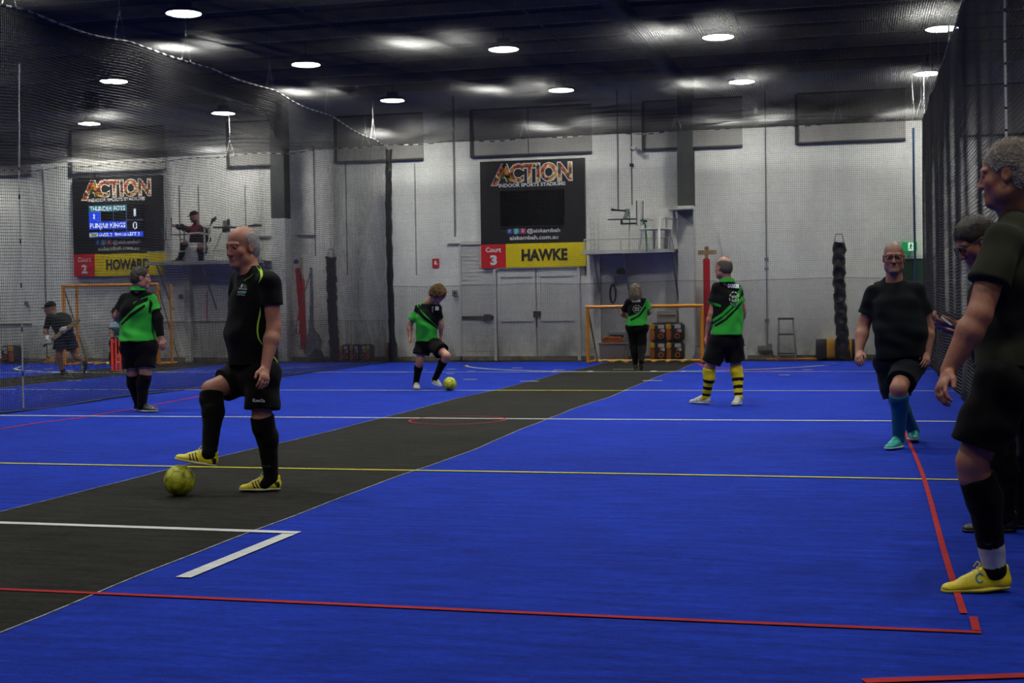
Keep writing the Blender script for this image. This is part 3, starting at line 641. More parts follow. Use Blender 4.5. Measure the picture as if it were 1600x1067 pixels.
b = MB(); pxbox(b, 1184, 540, 1196, 548, WY - .08, .078, bev=.01); pxbox(b, 1198, 537, 1206, 548, WY - .08, .078, bev=.01); t = empty('power_outlet', P(1195, 545, WY)); b.build('casing', M_GREY, t); b = MB(); pxbox(b, 1184, 547.5, 1207, 549.5, WY - .1, .098); b.build('mounting_rail', mat('rusty_steel'), t); MB().tube([P(1206, 548, WY - .1), P(1208, 556, WY - .12), P(1211, 563, WY - .14)], .01, 6).build('cable', M_BLACKP, t); tag(t, 'low grey power outlet box on the wall left of the stepladder', 'power outlet')

# ================================================================ umpire platforms
def plastic_chair(name, c, label, rz=0.0, s=1.0, lowback=False):
    t = empty(name, c); c = np.array(c, float); R = np.array([[math.cos(rz), -math.sin(rz), 0], [math.sin(rz), math.cos(rz), 0], [0, 0, 1]])
    def T(pts): return [c + R @ (np.array(p) * s) for p in pts]
    def part(b, n):
        b.v = [c + (v * s) @ R.T for v in b.v]; return b.build(n, M_WPLAS, t, smooth=True)
    part(MB().box((-.24, -.24, .40), (.24, .22, .43), bev=.012), 'seat')
    b = MB(); b.prism([(-.24, .20, .43), (.24, .20, .43), (.24, .26, .80), (.16, .28, .86), (-.16, .28, .86), (-.24, .26, .80)], (0, .025, 0)); part(b, 'backrest')
    for sx_ in (-1, 1):
        part(MB().tube([(sx_ * .26, .22, .62), (sx_ * .28, -.05, .64), (sx_ * .27, -.22, .62), (sx_ * .25, -.24, .40)], .022, 8), 'armrest')
        for sy_ in (-1, 1): part(MB().tube([(sx_ * .21, sy_ * .20, .41), (sx_ * .26, sy_ * .26, 0)], [.028, .02], 8), 'leg')
    tag(t, label, 'chair'); return t
def platform(x0, x1, z, label, post, steps):
    yb, yf = WY, NY + .16; t = empty('umpire_platform', ((x0 + x1) / 2, WY, z))
    MB().box((x0, yf, z - .05), (x1, yb - .002, z)).build('deck', mat('deck_plywood', (.11, .105, .11), rough=.8, noise=.2), t)
    MB().box((x0 - .01, yf - .02, z - .06), (x1 + .01, yf, z + .015)).build('edge_trim', M_WHITE, t)
    for xx in (x0 + .22, (x0 + x1) / 2 - .1, x1 - .04):
        MB().tube([(xx, yf + .06, z - .06), (xx + .03, yb - .03, z - 1.05)], .02, 6).build('brace', M_GREY, t)
    r = MB(); r.tube([(x0 + .04, yf + .01, z), (x0 + .04, yf + .01, z + .24)], .014, 6)
    for xx in post: r.tube([(xx, yf + .01, z), (xx, yf + .01, z + .24)], .014, 6)
    r.tube([(x0 + .03, yf + .01, z + .24), (x1 - .02, yf + .01, z + .24)], .014, 6); r.build('guard_rail', M_WHITE, t)
    MB().box((steps - .07, 28.42, 0), (steps + .07, 28.56, z - .06)).build('support_post', W_WALL, t)
    tag(t, label, 'platform'); return t
PZ = 2.27
pr = platform(-5.55, -3.66, PZ, 'empty white railed umpire platform between the right big sign and the grey column', (-4.75, -3.78), P(933, 480, 28.4)[0])
pl = platform(-15.48, -12.66, PZ - .03, 'white railed umpire platform on the wall at left, carrying the seated umpire', (-14.9, -13.85, -12.75), P(292, 480, 28.4)[0])
# side ladder of right platform
t = empty('access_ladder', P(925, 393, 28.0)); 
for px_ in (923, 929, 935): MB().tube([P(px_, 410, 28.3), P(px_ - .5, 338, 28.3), P(px_ - 4, 334, 28.35)], .013, 6).build('side_rail', M_WHITE, t)
for y_ in range(350, 412, 8): MB().tube([P(923, y_, 28.3), P(935, y_ - .4, 28.3)], .009, 6).build('rung', M_WHITE, t)
tag(t, 'narrow white ladder on the wall just right of the yellow panel of the right sign', 'ladder')
# right platform gear
t = empty('scoring_desk', P(985, 350, 28.0)); Yd = 27.95
MB().tube([P(983, 393, Yd), P(983, 346, Yd)], .012, 6).build('post', M_WHITE, t)
b = MB(); A = P(950, 343, Yd); B = P(994, 342.5, Yd); b.box((A[0], Yd - .1, A[2] - .006), (B[0], Yd + .2, A[2] + .006)); b.build('desk_shelf', M_STEEL, t)
b = MB(); A = P(970, 344, Yd); B = P(994, 349, Yd); b.box((A[0], Yd - .05, B[2] - .02), (A[0] + .04, Yd, A[2])); b.box((A[0], Yd - .05, B[2] - .02), (B[0], Yd, B[2] + .015)); b.build('support_bracket', M_BLACKP, t)
tag(t, 'thin metal shelf desk on a white post on the right umpire platform', 'desk')
t = empty('mounted_lamp_arm', P(975, 345, Yd)); MB().tube([P(955, 327.5, Yd), P(964, 328.5, Yd), P(978, 329.5, Yd)], [.03, .02, .02], 8).build('arm', M_BLACKP, t); b = MB(); A = P(978, 336, Yd); b.prism([P(973, 342, Yd), P(978, 342, Yd), P(984, 331, Yd), (P(977, 330, Yd))], (0, .08, 0)); b.build('control_head', M_GREY, t); b = MB(); pxbox(b, 976, 326, 983, 331, Yd, .07, bev=.01); b.build('head_cap', mat('sage_plastic', (.2, .26, .2), rough=.5, noise=.05), t); MB().tube([P(983, 331, Yd), P(984, 345, Yd), P(983, 364, Yd)], .01, 6).build('cable', mat('green_cable', (.01, .12, .07), rough=.5, noise=.05), t)
tag(t, 'dark jointed control arm with pale head above the shelf desk on the right platform', 'control arm')
t = empty('wire_stump_frame', P(999, 350, 27.9)); MB().tube([P(994.5, 352, Yd), P(994.5, 313.5, Yd), P(1004.5, 313.5, Yd), P(1004.5, 352, Yd)], .009, 6).build('wire_loop', M_BLACKP, t); MB().tube([P(999, 352, Yd + .02), P(999, 316, Yd + .02)], .045, 10).build('white_tube', M_WPLAS, t); tag(t, 'upright white tube inside a thin black wire frame on the right umpire platform', 'wire frame')
t = empty('green_pole', P(1011, 391, Yd)); MB().tube([P(1011, 391, 27.6), P(1008, 350, 27.9), P(1003, 343, 27.95)], .02, 8).build('shaft', mat('green_cable'), t); MB().tube([P(1001, 344, 27.95), P(1011, 346, 27.95)], .022, 8).build('handle', M_BLACKP, t); tag(t, 'dark green stick leaning on the rail of the right umpire platform', 'pole')
plastic_chair('plastic_chair', (P(1026, 391, 27.95)[0], 27.95, PZ + .003), 'white plastic armchair on the right umpire platform beside the grey column', rz=-.5)
t = empty('paper_bin', P(1047, 391, 28.1)); c = P(1047, 391, 28.1); MB().lathe((c[0], 28.25, PZ), [(.13, 0), (.15, .02), (.10, .78), (.07, .84)], 14).build('tall_white_cover', M_WPLAS, t, smooth=True); MB().tube([(c[0] - .1, 28.1, PZ + .75), (c[0] - .02, 28.05, PZ), ], .012, 6).build('front_leg', M_WHITE, t); tag(t, 'tall tapering white covered stand at the right end of the right platform', 'stand')
b = MB(); A = P(1045, 327, 28.0); B = P(1083, 328, 28.0); t = empty('bracket_shelf', (A[0], WY, A[2])); b.box((A[0], 27.9, A[2] - .02), (B[0], 28.25, A[2] + .02), bev=.004); b.build('shelf_board', M_WHITE, t); MB().prism([(B[0] - .03, 28.24, A[2] - .02), (B[0] - .03, 28.24, A[2] - .32), (B[0] - .4, 28.24, A[2] - .02)], (0, .02, 0)).build('gusset', M_GREY, t); tag(t, 'white shelf bracketed to the grey column where its white paint begins', 'shelf')
b = MB(); A = P(952, 430, 28.3); B = P(984, 430, 28.3); t = empty('small_wall_shelf', (A[0], WY, A[2])); b.box((A[0], 28.25, A[2] - .015), (B[0], WY - .002, A[2] + .01)); b.build('shelf_board', M_GREY, t); MB().tube([(A[0] + .1, WY - .02, A[2] - .2), (A[0] + .1, 28.3, A[2] - .01)], .012, 6).build('bracket', M_GREY, t); tag(t, 'small grey shelf on the wall beneath the right umpire platform', 'shelf')
t = empty('stored_roll', P(971, 426, 28.4)); c = P(971, 424, 28.4); MB().lathe((c[0], 28.36, c[2] - .01), [(.04, -.1), (.085, -.1), (.085, .1), (.04, .1)], 18, axis='y').build('black_roll', M_BLACKP, t, smooth=True); tag(t, 'black roll lying on the small shelf beneath the right umpire platform', 'roll')
t = empty('hanging_coil', P(957, 455, 28.45)); c = P(957.5, 459, 28.45); b = MB(); a = np.linspace(0, 2 * math.pi * 4, 120); b.tube(np.c_[c[0] + .055 * np.cos(a) * (1 + .12 * np.sin(a / 4)), 28.45 + a * .0012 - .02 * np.sin(a * .6), c[2] + .19 * np.sin(a)], .016, 6); b.build('hose_loops', mat('dark_green_hose', (.008, .03, .025), rough=.5, noise=.1), t); MB().tube([(c[0], 28.46, c[2] + .17), (c[0], WY - .005, c[2] + .22)], .01, 6).build('hook', M_GREY, t); tag(t, 'dark green hose coil hanging on the wall beneath the right umpire platform', 'hose')
# left platform gear
Yl = 28.0
t = empty('arm_table', P(280, 370, Yl)); MB().tube([P(288, 410, Yl), P(288, 362, Yl), P(287, 358, Yl)], .022, 8).build('post', M_GREY, t); b = MB(); A = P(267, 366.5, Yl); B = P(292, 367.5, Yl); b.box((A[0], Yl - .1, A[2] - .012), (B[0], Yl + .2, A[2] + .006), bev=.004); b.build('table_top', M_STEEL, t); MB().tube([P(279, 368, Yl), P(283, 374, Yl), P(287, 374, Yl)], .014, 6).build('strut', M_GREY, t); tag(t, 'small dark table arm on a grey post in front of the seated umpire', 'table')
t = empty('wire_stump_frame', P(263, 358, Yl)); MB().tube([P(259, 375, Yl), P(259.5, 340, Yl), P(267.5, 340, Yl), P(267.5, 375, Yl), P(259, 375, Yl)], .009, 6).build('wire_loop', M_BLACKP, t); MB().tube([P(252, 357, Yl), P(258, 378, Yl), P(270, 396, Yl)], .007, 5).build('cable', M_GREY, t); tag(t, 'thin black wire frame in front of the seated umpire, beside the left sign', 'wire frame')
t = empty('white_stool', P(300, 410, 27.6)); c = P(303, 410.5, 28.02); b = MB(); z0 = PZ - .03; b.lathe((c[0], 28.02, z0), [(.19, 0), (.20, .02), (.18, .32), (.12, .36)], 18); b.build('bucket_body', M_WPLAS, t, smooth=True); MB().lathe((c[0] + .01, 28.0, z0 + .35), [(.09, 0), (.095, .02), (.095, .05), (.07, .07)], 16).build('lid', M_WPLAS, t, smooth=True); MB().tube([(c[0] - .05, 27.875, z0 + .05), (c[0] - .05, 27.885, z0 + .3)], .02, 6).tube([(c[0] + .06, 27.875, z0 + .05), (c[0] + .06, 27.885, z0 + .3)], .02, 6).build('rib', M_WPLAS, t); tag(t, 'white plastic tub stool at the feet of the seated umpire', 'stool')
t = empty('monitor_shelf', P(350, 356, Yl)); b = MB(); A = P(334, 355, Yl); B = P(362, 353.5, Yl); b.box((A[0], Yl - .05, A[2] - .02), (B[0], Yl + .25, A[2] + .01), bev=.004); b.build('board', M_STEEL, t); b = MB(); pxbox(b, 347, 356.5, 357, 363, Yl, .1); b.build('bracket', M_BLACKP, t); MB().tube([P(346, 364, Yl), P(340, 380, Yl), P(334, 393, Yl)], .008, 6).build('cable', M_BLACKP, t); MB().tube([P(356, 410, Yl), P(356, 362, Yl)], .012, 6).build('post', M_WHITE, t); tag(t, 'dark monitor shelf on the left umpire platform, right of the seated umpire', 'shelf')
t = empty('desk_fan', P(352, 354, Yl)); b = MB(); pxbox(b, 347.5, 344, 355, 353.5, Yl + .05, .1, bev=.02); b.build('casing', M_GREY, t); b = MB(); pxbox(b, 355, 342, 356.6, 352, Yl + .05, .1); b.build('side_panel', M_BLACKP, t); tag(t, 'small grey device standing on the monitor shelf of the left umpire platform', 'device')
t = empty('dark_bat_case', P(400, 352, Yl)); MB().tube([P(388, 353, Yl), P(400, 352, Yl), P(409, 352.5, Yl)], [.02, .035, .02], 8).build('case_body', M_STEEL, t); MB().tube([P(390, 353, Yl), P(390, 410, Yl)], .012, 6).build('stand', M_WHITE, t); tag(t, 'long dark bar on a stand behind the head of the bald player', 'bar')
t = empty('rail_frame', P(325, 410, 27.9)); MB().tube([P(319.5, 409.5, 27.9), P(319.5, 354, 27.9), P(330, 354.5, 27.9)], .02, 8).build('upright', M_WHITE, t); tag(t, 'tall white upright rail of the left platform standing right of the seated umpire', 'rail')
t = empty('white_bundle', P(336, 408, Yl)); c = P(337, 409, Yl); MB().lathe((c[0], Yl, c[2] + .0), [(.16, 0), (.17, .04), (.12, .09), (.05, .11)], 16).build('folded_cloth', M_WPLAS, t, smooth=True); tag(t, 'small white heap on the deck of the left umpire platform', 'bundle')
plastic_chair('plastic_chair', (P(311, 392, 28.3)[0], 28.20, PZ - .027), 'white plastic chair under the seated umpire on the left platform', rz=-.9)

# ================================================================ goals
def goal(x0, x1, yf, h, dep, label, double=False):
    t = empty('goal_frame', ((x0 + x1) / 2, yf, 0)); r = .035
    MB().tube([(x0, yf, 0.035), (x0, yf, h)], r, 8).build('post', M_ORANGE, t); MB().tube([(x1, yf, 0.035), (x1, yf, h)], r, 8).build('post', M_ORANGE, t)
    MB().tube([(x0 - .03, yf, h), (x1 + .03, yf, h)], r, 8).build('crossbar', M_ORANGE, t)
    for xx in (x0, x1):
        MB().tube([(xx, yf, h), (xx + .06, yf + dep, .03)], .016, 6).build('rear_stay', mat('dull_yellow_tube', lin('#8a7020'), rough=.5, noise=.1), t); MB().tube([(xx, yf, .035), (xx, yf + dep, .035)], .025, 8).build('base_side', M_ORANGE, t)
        if double: MB().tube([(xx + .17, yf + .25, .035), (xx + .17, yf + .25, h)], .028, 8).build('rear_post', M_ORANGE, t)
    MB().tube([(x0, yf + dep, .035), (x1, yf + dep, .035)], .025, 8).build('base_rear', M_ORANGE, t)
    s = np.linspace(0, 1, 80); rr = np.random.RandomState(3); z = .03 + .04 * np.abs(np.sin(s * 21)) ; MB().tube(np.c_[x0 + .2 + (x1 - x0 - .4) * s, yf + .08 + .06 * np.sin(s * 37), z], .022, 6).build('gathered_netting', mat('yellow_netting', lin('#a88b4a'), rough=.8, noise=.3), t)
    tag(t, label, 'goal'); return t
g = P(908, 480, 26.75)
goal(-5.24, -2.99, 26.75, g[2], .7, 'low orange tubular goal frame at the back of the right court, behind the leggings player')
g2 = P(100, 447, 26.4); goal(P(100, 500, 26.4)[0], P(247, 500, 26.4)[0], 26.4, g2[2], .8, 'tall orange tubular goal frame at the back of the left court', True)

# ================================================================ padded poles and bundles
def bundle(name, label, pts, r, loop=True, seed=0):
    t = empty(name, pts[-1]); b = MB(); rr = np.random.RandomState(seed); pts = np.array(pts); n = 70; s = np.linspace(0, 1, n); q = np.stack([np.interp(s, np.linspace(0, 1, len(pts)), pts[:, i]) for i in range(3)], 1)
    m = 20; V = []
    for i in range(n):
        for j in range(m):
            a = 2 * math.pi * j / m; k = r * (1 + .10 * math.sin(i * .9 + 2 * math.sin(a * 2 + seed)) + .06 * math.sin(3 * a + i * .5) + .05 * rr.randn()); V.append(q[i] + (k * math.cos(a), k * math.sin(a), .02 * math.sin(a * 2 + i)))
    F = [(i * m + j, (i + 1) * m + j, (i + 1) * m + (j + 1) % m, i * m + (j + 1) % m) for i in range(n - 1) for j in range(m)] + [tuple(range(m)), tuple(range((n - 1) * m, n * m))[::-1]]
    b.add(V, F); b.build('wrapped_pad', M_BLACK, t, smooth=True)
    if loop: p = q[0]; MB().tube([p + (-r * .8, 0, -.05), p + (-r * .6, 0, .12), p + (-r * .5, 0, .17), p + (r * .5, 0, .17), p + (r * .6, 0, .12), p + (r * .8, 0, -.05)], .01, 6).build('wire_handle', M_GREY, t)
    tag(t, label, 'pad'); return t
bundle('padded_pole', 'black wrapped padded pole left of the net corner, low cases at its foot', [P(517, 402, 28.05), P(519, 480, 28.05), (P(524, 565, 28.05)[0], 28.05, .02)], .105, seed=2)
bundle('padded_pole', 'black wrapped padded pole standing before the black and yellow drum, right of stepladder', [P(1311, 379, 28.0), P(1311, 440, 28.0), P(1314, 500, 28.0), (P(1319, 562, 28.0)[0], 28.0, .02)], .12, seed=5)
bundle('net_corner_bundle', 'tall thin black bundle of gathered net at the corner of the left and back nets', [P(607.5, 234, NY), P(607, 330, NY), P(610, 450, NY), (P(614, 560, NY)[0], NY, .02)], .065, loop=False, seed=8)
b = MB(); q = [P(1427, 200, NY - .02), P(1428, 300, NY - .02), P(1430, 420, NY - .02), (P(1431, 560, NY)[0], NY - .02, .02)]; t = empty('corner_strap', q[-1]); b.tube(q, .022, 8); b.build('blue_strap', mat('blue_webbing', (.012, .05, .11), rough=.6, noise=.1), t); tag(t, 'dark blue vertical strap at the corner where back and right nets meet', 'strap')
# red padded post with timber cross head (right), red folded pads (left)
t = empty('red_padded_post', (P(1106, 560, 28.2)[0], 28.2, 0)); x = P(1105, 480, 28.2)[0]
zz = lambda y: P(1105, y, 28.2)[2]
MB().box((x - .07, 28.14, .3), (x + .06, 28.26, zz(404)), bev=.02).build('red_pad', M_RED, t); MB().box((x - .035, 28.17, 0), (x + .03, 28.23, zz(392)), bev=.005).build('timber_post', mat('cream_paint', lin('#b8b098'), noise=.1), t); MB().box((P(1091, 395, 28.2)[0], 28.12, zz(398)), (P(1120, 395, 28.2)[0], 28.16, zz(391)), bev=.005).build('cross_board', M_WOOD, t); MB().lathe((x, 28.19, zz(391)), [(.03, 0), (.045, .03), (.045, .06), (.03, .08)], 10).build('cap', M_WOOD, t)
tag(t, 'red padded post with a timber cross board on top, beside the orange goal', 'post')
t = empty('red_folded_pad', (P(470, 545, 28.2)[0], 28.2, 0)); q = lambda *a: [P(x_, y_, 28.15) for x_, y_ in a]
MB().prism(q((461, 420), (468, 418), (473, 440), (474, 470), (476, 546), (470, 546), (467, 490)), (0, .12, 0)).build('red_pad', M_RED, t); MB().prism(q((466, 488), (469, 500), (467, 522), (461, 521)), (0, .1, 0)).build('red_strap', M_RED, t); MB().prism(q((468, 402), (472, 402), (472, 440), (468, 440)), (0, .06, 0)).build('white_stake', mat('cream_paint'), t); MB().lathe(P(463, 409, 28.15), [(.05, -.04), (.06, 0), (.04, .05)], 12).build('blue_cap', mat('blue_plastic', (.02, .03, .2), noise=.1), t); MB().prism(q((465, 500), (468, 500), (467, 520), (464, 520)), (0, -.01, 0)).build('white_strip', M_TEXTW, t)
tag(t, 'red folded padded sleeve leaning on the wall between left column and black padded pole', 'pad')
b = MB(); t = empty('wrapped_stand', (P(487, 565, 28.2)[0], 28.2, 0)); M_FOIL = mat('clear_film', (.30, .31, .34), rough=.25, metal=.3, noise=.5, nscale=20, bump=.6, bscale=25)
MB().tube([P(486, 418, 28.2), P(487, 470, 28.2), P(486, 520, 28.2), (P(488, 565, 28.2)[0], 28.2, .02)], [.03, .04, .05, .06], 9).build('film_wrapped_pole', M_FOIL, t, smooth=True); MB().tube([P(485, 425, 28.15), P(474, 465, 28.15), P(468, 482, 28.15)], .014, 6).build('strut', M_FOIL, t)
V = []; m = 14
for i in range(12):
    h = i / 11; 
    for j in range(m): a = 2 * math.pi * j / m; r = (.16 * math.sin(math.pi * (h * .8 + .2)) + .02) * (1 + .2 * math.sin(3 * a + i)); c = P(486, 0, 28.2)[0] if 0 else P(488, 540, 28.25)[0]; V.append((c + r * 1.1 * math.cos(a), 28.3 + r * .8 * math.sin(a), .02 + h * .75))
MB().add(V, [(i * m + j, i * m + (j + 1) % m, (i + 1) * m + (j + 1) % m, (i + 1) * m + j) for i in range(11) for j in range(m)]).build('film_wrapped_bundle', M_FOIL, t, smooth=True)
tag(t, 'stand wrapped in shiny clear film beside the red folded pad', 'stand')
def lump(name, label, cat, px_, y0, y1, w, Y, m, seed):
    t = empty(name, (P(px_, y1, Y)[0], Y, 0)); c = P(px_, y1, Y)[0]; H = P(px_, y0, Y)[2]; r0 = w / 79 / 2; V = []; m_ = 18
    rr = np.random.RandomState(seed)
    for i in range(10):
        h = i / 9
        for j in range(m_): a = 2 * math.pi * j / m_; r = r0 * math.sqrt(max(0.02, 1 - h ** 2.2)) * (1 + .12 * math.sin(3 * a + seed + i * .6) + .04 * rr.randn()); V.append((c + r * math.cos(a), Y + min(r * .7, .2) * math.sin(a), .01 + h * H))
    F = [(i * m_ + j, i * m_ + (j + 1) % m_, (i + 1) * m_ + (j + 1) % m_, (i + 1) * m_ + j) for i in range(9) for j in range(m_)] + [tuple(range(m_))[::-1], tuple(range(9 * m_, 10 * m_))]
    MB().add(V, F).build('bag_body', m, t, smooth=True); MB().tube([(c - r0 * .3, Y - .05, H * .93), (c - r0 * .1, Y - .08, H * 1.05), (c + r0 * .3, Y - .05, H * .93)], .012, 6).build('strap', M_BLACKP, t); tag(t, label, cat)
lump('equipment_bag', 'black equipment bag on the floor under the film wrapped stand', 'bag', 496, 546, 566, 28, 28.2, M_BLACK, 1)
lump('equipment_bag', 'dark shiny bag on the floor at the foot of the white painted grey column', 'bag', 1092, 541, 562, 18, 28.2, M_FOIL, 4)
lump('equipment_bag', 'pale crumpled bag against the wall right of the player in striped socks', 'bag', 1163, 538, 562, 10, 28.35, M_WPLAS, 6)
lump('equipment_bag', 'bright yellow bag on the floor behind the running batter', 'bag', 78, 558, 569, 20, 27.9, M_YEL, 9)

# black and yellow barrel cases
def drum(label, x0, x1, bands, Y=28.3, r=.21, cat='drum'):
    t = empty('padded_drum', ((x0 + x1) / 2, Y, 0)); n = 20
    def prof(s): return [(0, math.copysign(abs(math.cos(a)) ** .55, math.cos(a)) * r * s, r + math.copysign(abs(math.sin(a)) ** .55, math.sin(a)) * r * s) for a in np.linspace(0, 2 * math.pi, 29)[:-1]]
    def sec(xa, xb, s, nm, m):
        b = MB(); A = [(xa, Y + p[1], p[2]) for p in prof(s * .93)]; B = [(xa + .02, Y + p[1], p[2]) for p in prof(s)]; C = [(xb - .02, Y + p[1], p[2]) for p in prof(s)]; D = [(xb, Y + p[1], p[2]) for p in prof(s * .93)]; k = 28
        V = A + B + C + D; F = [(i * k + j, i * k + (j + 1) % k, (i + 1) * k + (j + 1) % k, (i + 1) * k + j) for i in range(3) for j in range(k)] + [tuple(range(k))[::-1], tuple(range(3 * k, 4 * k))]; b.add(V, F); b.build(nm, m, t, smooth=True)
    xs = [x0] + [v for bd in bands for v in bd] + [x1]
    for i in range(0, len(xs), 2): sec(xs[i], xs[i + 1], 1, 'black_section', M_BLACKP)
    for a, b_ in bands: sec(a, b_, 1.0, 'yellow_band', M_YEL)
    tag(t, label, cat)
xx = lambda v: P(v, 548, 28.3)[0]
drum('long black padded drum with yellow bands behind the right padded pole', xx(1275), xx(1336), [(xx(1292), xx(1305)), (xx(1326), xx(1331))], Y=28.36)
M_LAB = mat('white_label', (.55, .56, .58), rough=.6, noise=.2, nscale=30)
def case(label, x, z, w, h, Y, group=None, side='l', face=True):
    t = empty('speaker_case', (x, Y, z)); MB().box((x - w / 2, Y, z), (x + w / 2, Y + .4, z + h), bev=.05).build('black_shell', M_BLACKP, t, smooth=True)
    sx_ = -1 if side == 'l' else 1; xa = x + sx_ * w * .36; MB().box((xa - w * .13, Y - .05, z + h * .05), (xa + w * .13, Y + .05, z + h * .62), bev=.02).build('orange_pouch', mat('orange_fabric', lin('#c0600e'), rough=.7, noise=.2), t); MB().box((xa - w * .14, Y - .06, z + h * .64), (xa + w * .14, Y + .05, z + h * .95), bev=.02).build('yellow_flap', M_YEL, t)
    if face:
        xc = x - sx_ * w * .14; MB().box((xc - w * .16, Y - .01, z + h * .70), (xc + w * .18, Y + .02, z + h * .90), bev=.004).build('label_panel', M_LAB, t); MB().box((xc - w * .02, Y - .012, z + h * .5), (xc + w * .22, Y + .02, z + h * .66), bev=.004).build('lower_label', M_LAB, t)
        b = MB(); a = np.linspace(0, 2 * math.pi, 17); b.tube(np.c_[xc + .045 * np.cos(a), np.full(17, Y - .012), z + h * .28 + .045 * np.sin(a)], .013, 6, cap=False); b.build('orange_ring', mat('orange_fabric'), t); MB().box((xc - .03, Y - .02, z + h * .50), (xc + .03, Y + .01, z + h * .60), bev=.004).build('orange_latch', mat('orange_fabric'), t)
    tag(t, label, 'case', group)
cy = 28.1; cw = .36; gname = 'black cases with orange pouches under the right platform'
for i, (px_, lv, lab) in enumerate(((1029, 0, 'black case with orange pouch under the right platform, lower left of four'), (1055, 0, 'black case with orange pouch under the right platform, lower right, against the column'), (1029, 1, 'black case with orange pouch under the right platform, upper left of four'), (1055, 1, 'black case with orange pouch under the right platform, upper right, against the column'))):
    case(lab, P(px_, 540, cy)[0], .015 + lv * .385, cw, .375, cy, gname)
case('black case with big yellow round flap at the far left edge of the wall', P(10, 555, 28.0)[0], .01, .34, .40, 28.0, side='r')
g3 = 'black and yellow cases right of the left padded pole'
for px_, s_, lab in ((538, 'l', 'low black and yellow case touching the right side of the left padded pole'), (554, 'l', 'low black and yellow case between its two neighbours right of the padded pole'), (570, 'r', 'low black and yellow case nearest the net corner bundle')): case(lab, P(px_, 550, 28.1)[0], .01, .20, .37, 28.1, g3, s_)
case('small yellow and black case at the foot of the net corner bundle', P(607, 550, 28.1)[0], .01, .14, .42, 28.15, side='l', face=False)
# tub with orange netting, carton, grey crate
t = empty('storage_tub', (P(957, 560, 28.0)[0], 28.0, 0)); x0, x1 = P(938, 550, 28.0)[0], P(979, 550, 28.0)[0]; MB().prism([(x0 + .03, 27.85, .01), (x1 - .03, 27.85, .01), (x1, 27.85, .36), (x0, 27.85, .36)], (0, .35, 0)).build('tub_body', mat('cloudy_plastic', (.36, .30, .29), rough=.35, noise=.15), t); MB().box((x0 - .02, 27.82, .35), (x1 + .02, 28.22, .38), bev=.01).build('rim', M_GREY, t); tag(t, 'cloudy plastic storage tub heaped with orange netting inside the right goal', 'tub')
s = np.linspace(0, 1, 160); b = MB(); b.tube(np.c_[x0 + .08 + (x1 - x0 - .12) * (.5 + .5 * np.sin(s * 40)) * (1 - .3 * s), 28.0 + .12 * np.sin(s * 61), .38 + .09 * np.sin(math.pi * s) + .03 * np.sin(s * 70)], .02, 6); tag(b.build('orange_netting', mat('orange_fabric')), 'heap of orange netting lying in the cloudy plastic tub', 'netting')
t = empty('grey_crate', (P(966, 520, 28.4)[0], 28.4, 0)); b = MB(); x0, x1 = P(950, 520, 28.3)[0], P(979, 520, 28.3)[0]; MB().box((x0, 28.26, 0), (x1, 28.55, P(960, 517, 28.3)[2]), bev=.02).build('crate_body', M_GREY, t); MB().box((x0 + .05, 28.24, .48), (x1 - .05, 28.27, .54)).build('handle_slot', M_BLACKP, t); tag(t, 'tall grey crate behind the tub of orange netting', 'crate')
t = empty('cardboard_carton', (P(1043, 500, 28.2)[0], 28.2, .79)); x0, x1 = P(1027, 500, 28.2)[0], P(1057, 500, 28.2)[0]; MB().box((x0, 28.12, .785), (x1, 28.45, 1.02), bev=.008).build('carton_body', mat('cardboard_grey', (.30, .27, .23), rough=.8, noise=.1), t); MB().box((x0 - .01, 28.10, .95), (x1 + .01, 28.13, .97)).build('tape', mat('cream_paint'), t); tag(t, 'pale carton lying on top of the stacked black and orange cases', 'carton')
# step ladder
t = empty('stepladder', (P(1228, 560, 28.2)[0], 28.2, 0)); 
L0, L1 = P(1215, 560, 27.98)[0], P(1243, 560, 27.98)[0]; T0, T1 = P(1217, 497, 28.3)[0], P(1239, 497, 28.3)[0]; zt = P(1228, 497, 28.3)[2]; Wd = P(1241, 560, 28.45)[0]
for a, b_ in ((L0, T0), (L1, T1)): MB().tube([(a, 27.95, 0), (b_, 28.28, zt)], .016, 8).build('front_rail', M_GREY, t); MB().tube([(a, 28.53, 0), (b_, 28.31, zt - .05)], .012, 8).build('rear_leg', M_GREY, t)
for h in (.14, .52): f = h / zt; MB().box((L0 + (T0 - L0) * f, 27.93 + .33 * f, h * 1.0 - .015), (L1 + (T1 - L1) * f, 28.10 + .33 * f, h + .015), bev=.004).build('step', M_STEEL, t)
MB().box((T0 - .02, 28.2, zt - .03), (T1 + .02, 28.34, zt + .01), bev=.005).build('top_cap', M_STEEL, t)
tag(t, 'small grey folding stepladder against the white wall', 'ladder')
b = MB(); b.tube([(P(1197, 563, 28.0)[0], 28.1, .03), (P(1276, 561, 28.0)[0], 28.1, .03)], .025, 8); tag(b.build('orange_pole', M_ORANGE), 'orange pole lying on the floor along the wall behind the stepladder', 'pole')
for a, b_, lab, px_ in ((533, 592, 'red brown rail leaning under the left platform, with a hooked end', 324),): MB; t = empty('leaning_stick', P(px_, 505, WY - .1)); MB().tube([P(px_, 455, WY - .06), P(px_ - .5, 490, WY - .1), P(px_ + 1, 505, WY - .12)], .013, 6).build('shaft', M_RED, t); tag(t, 'thin red stick hanging on the wall under the left umpire platform', 'stick')
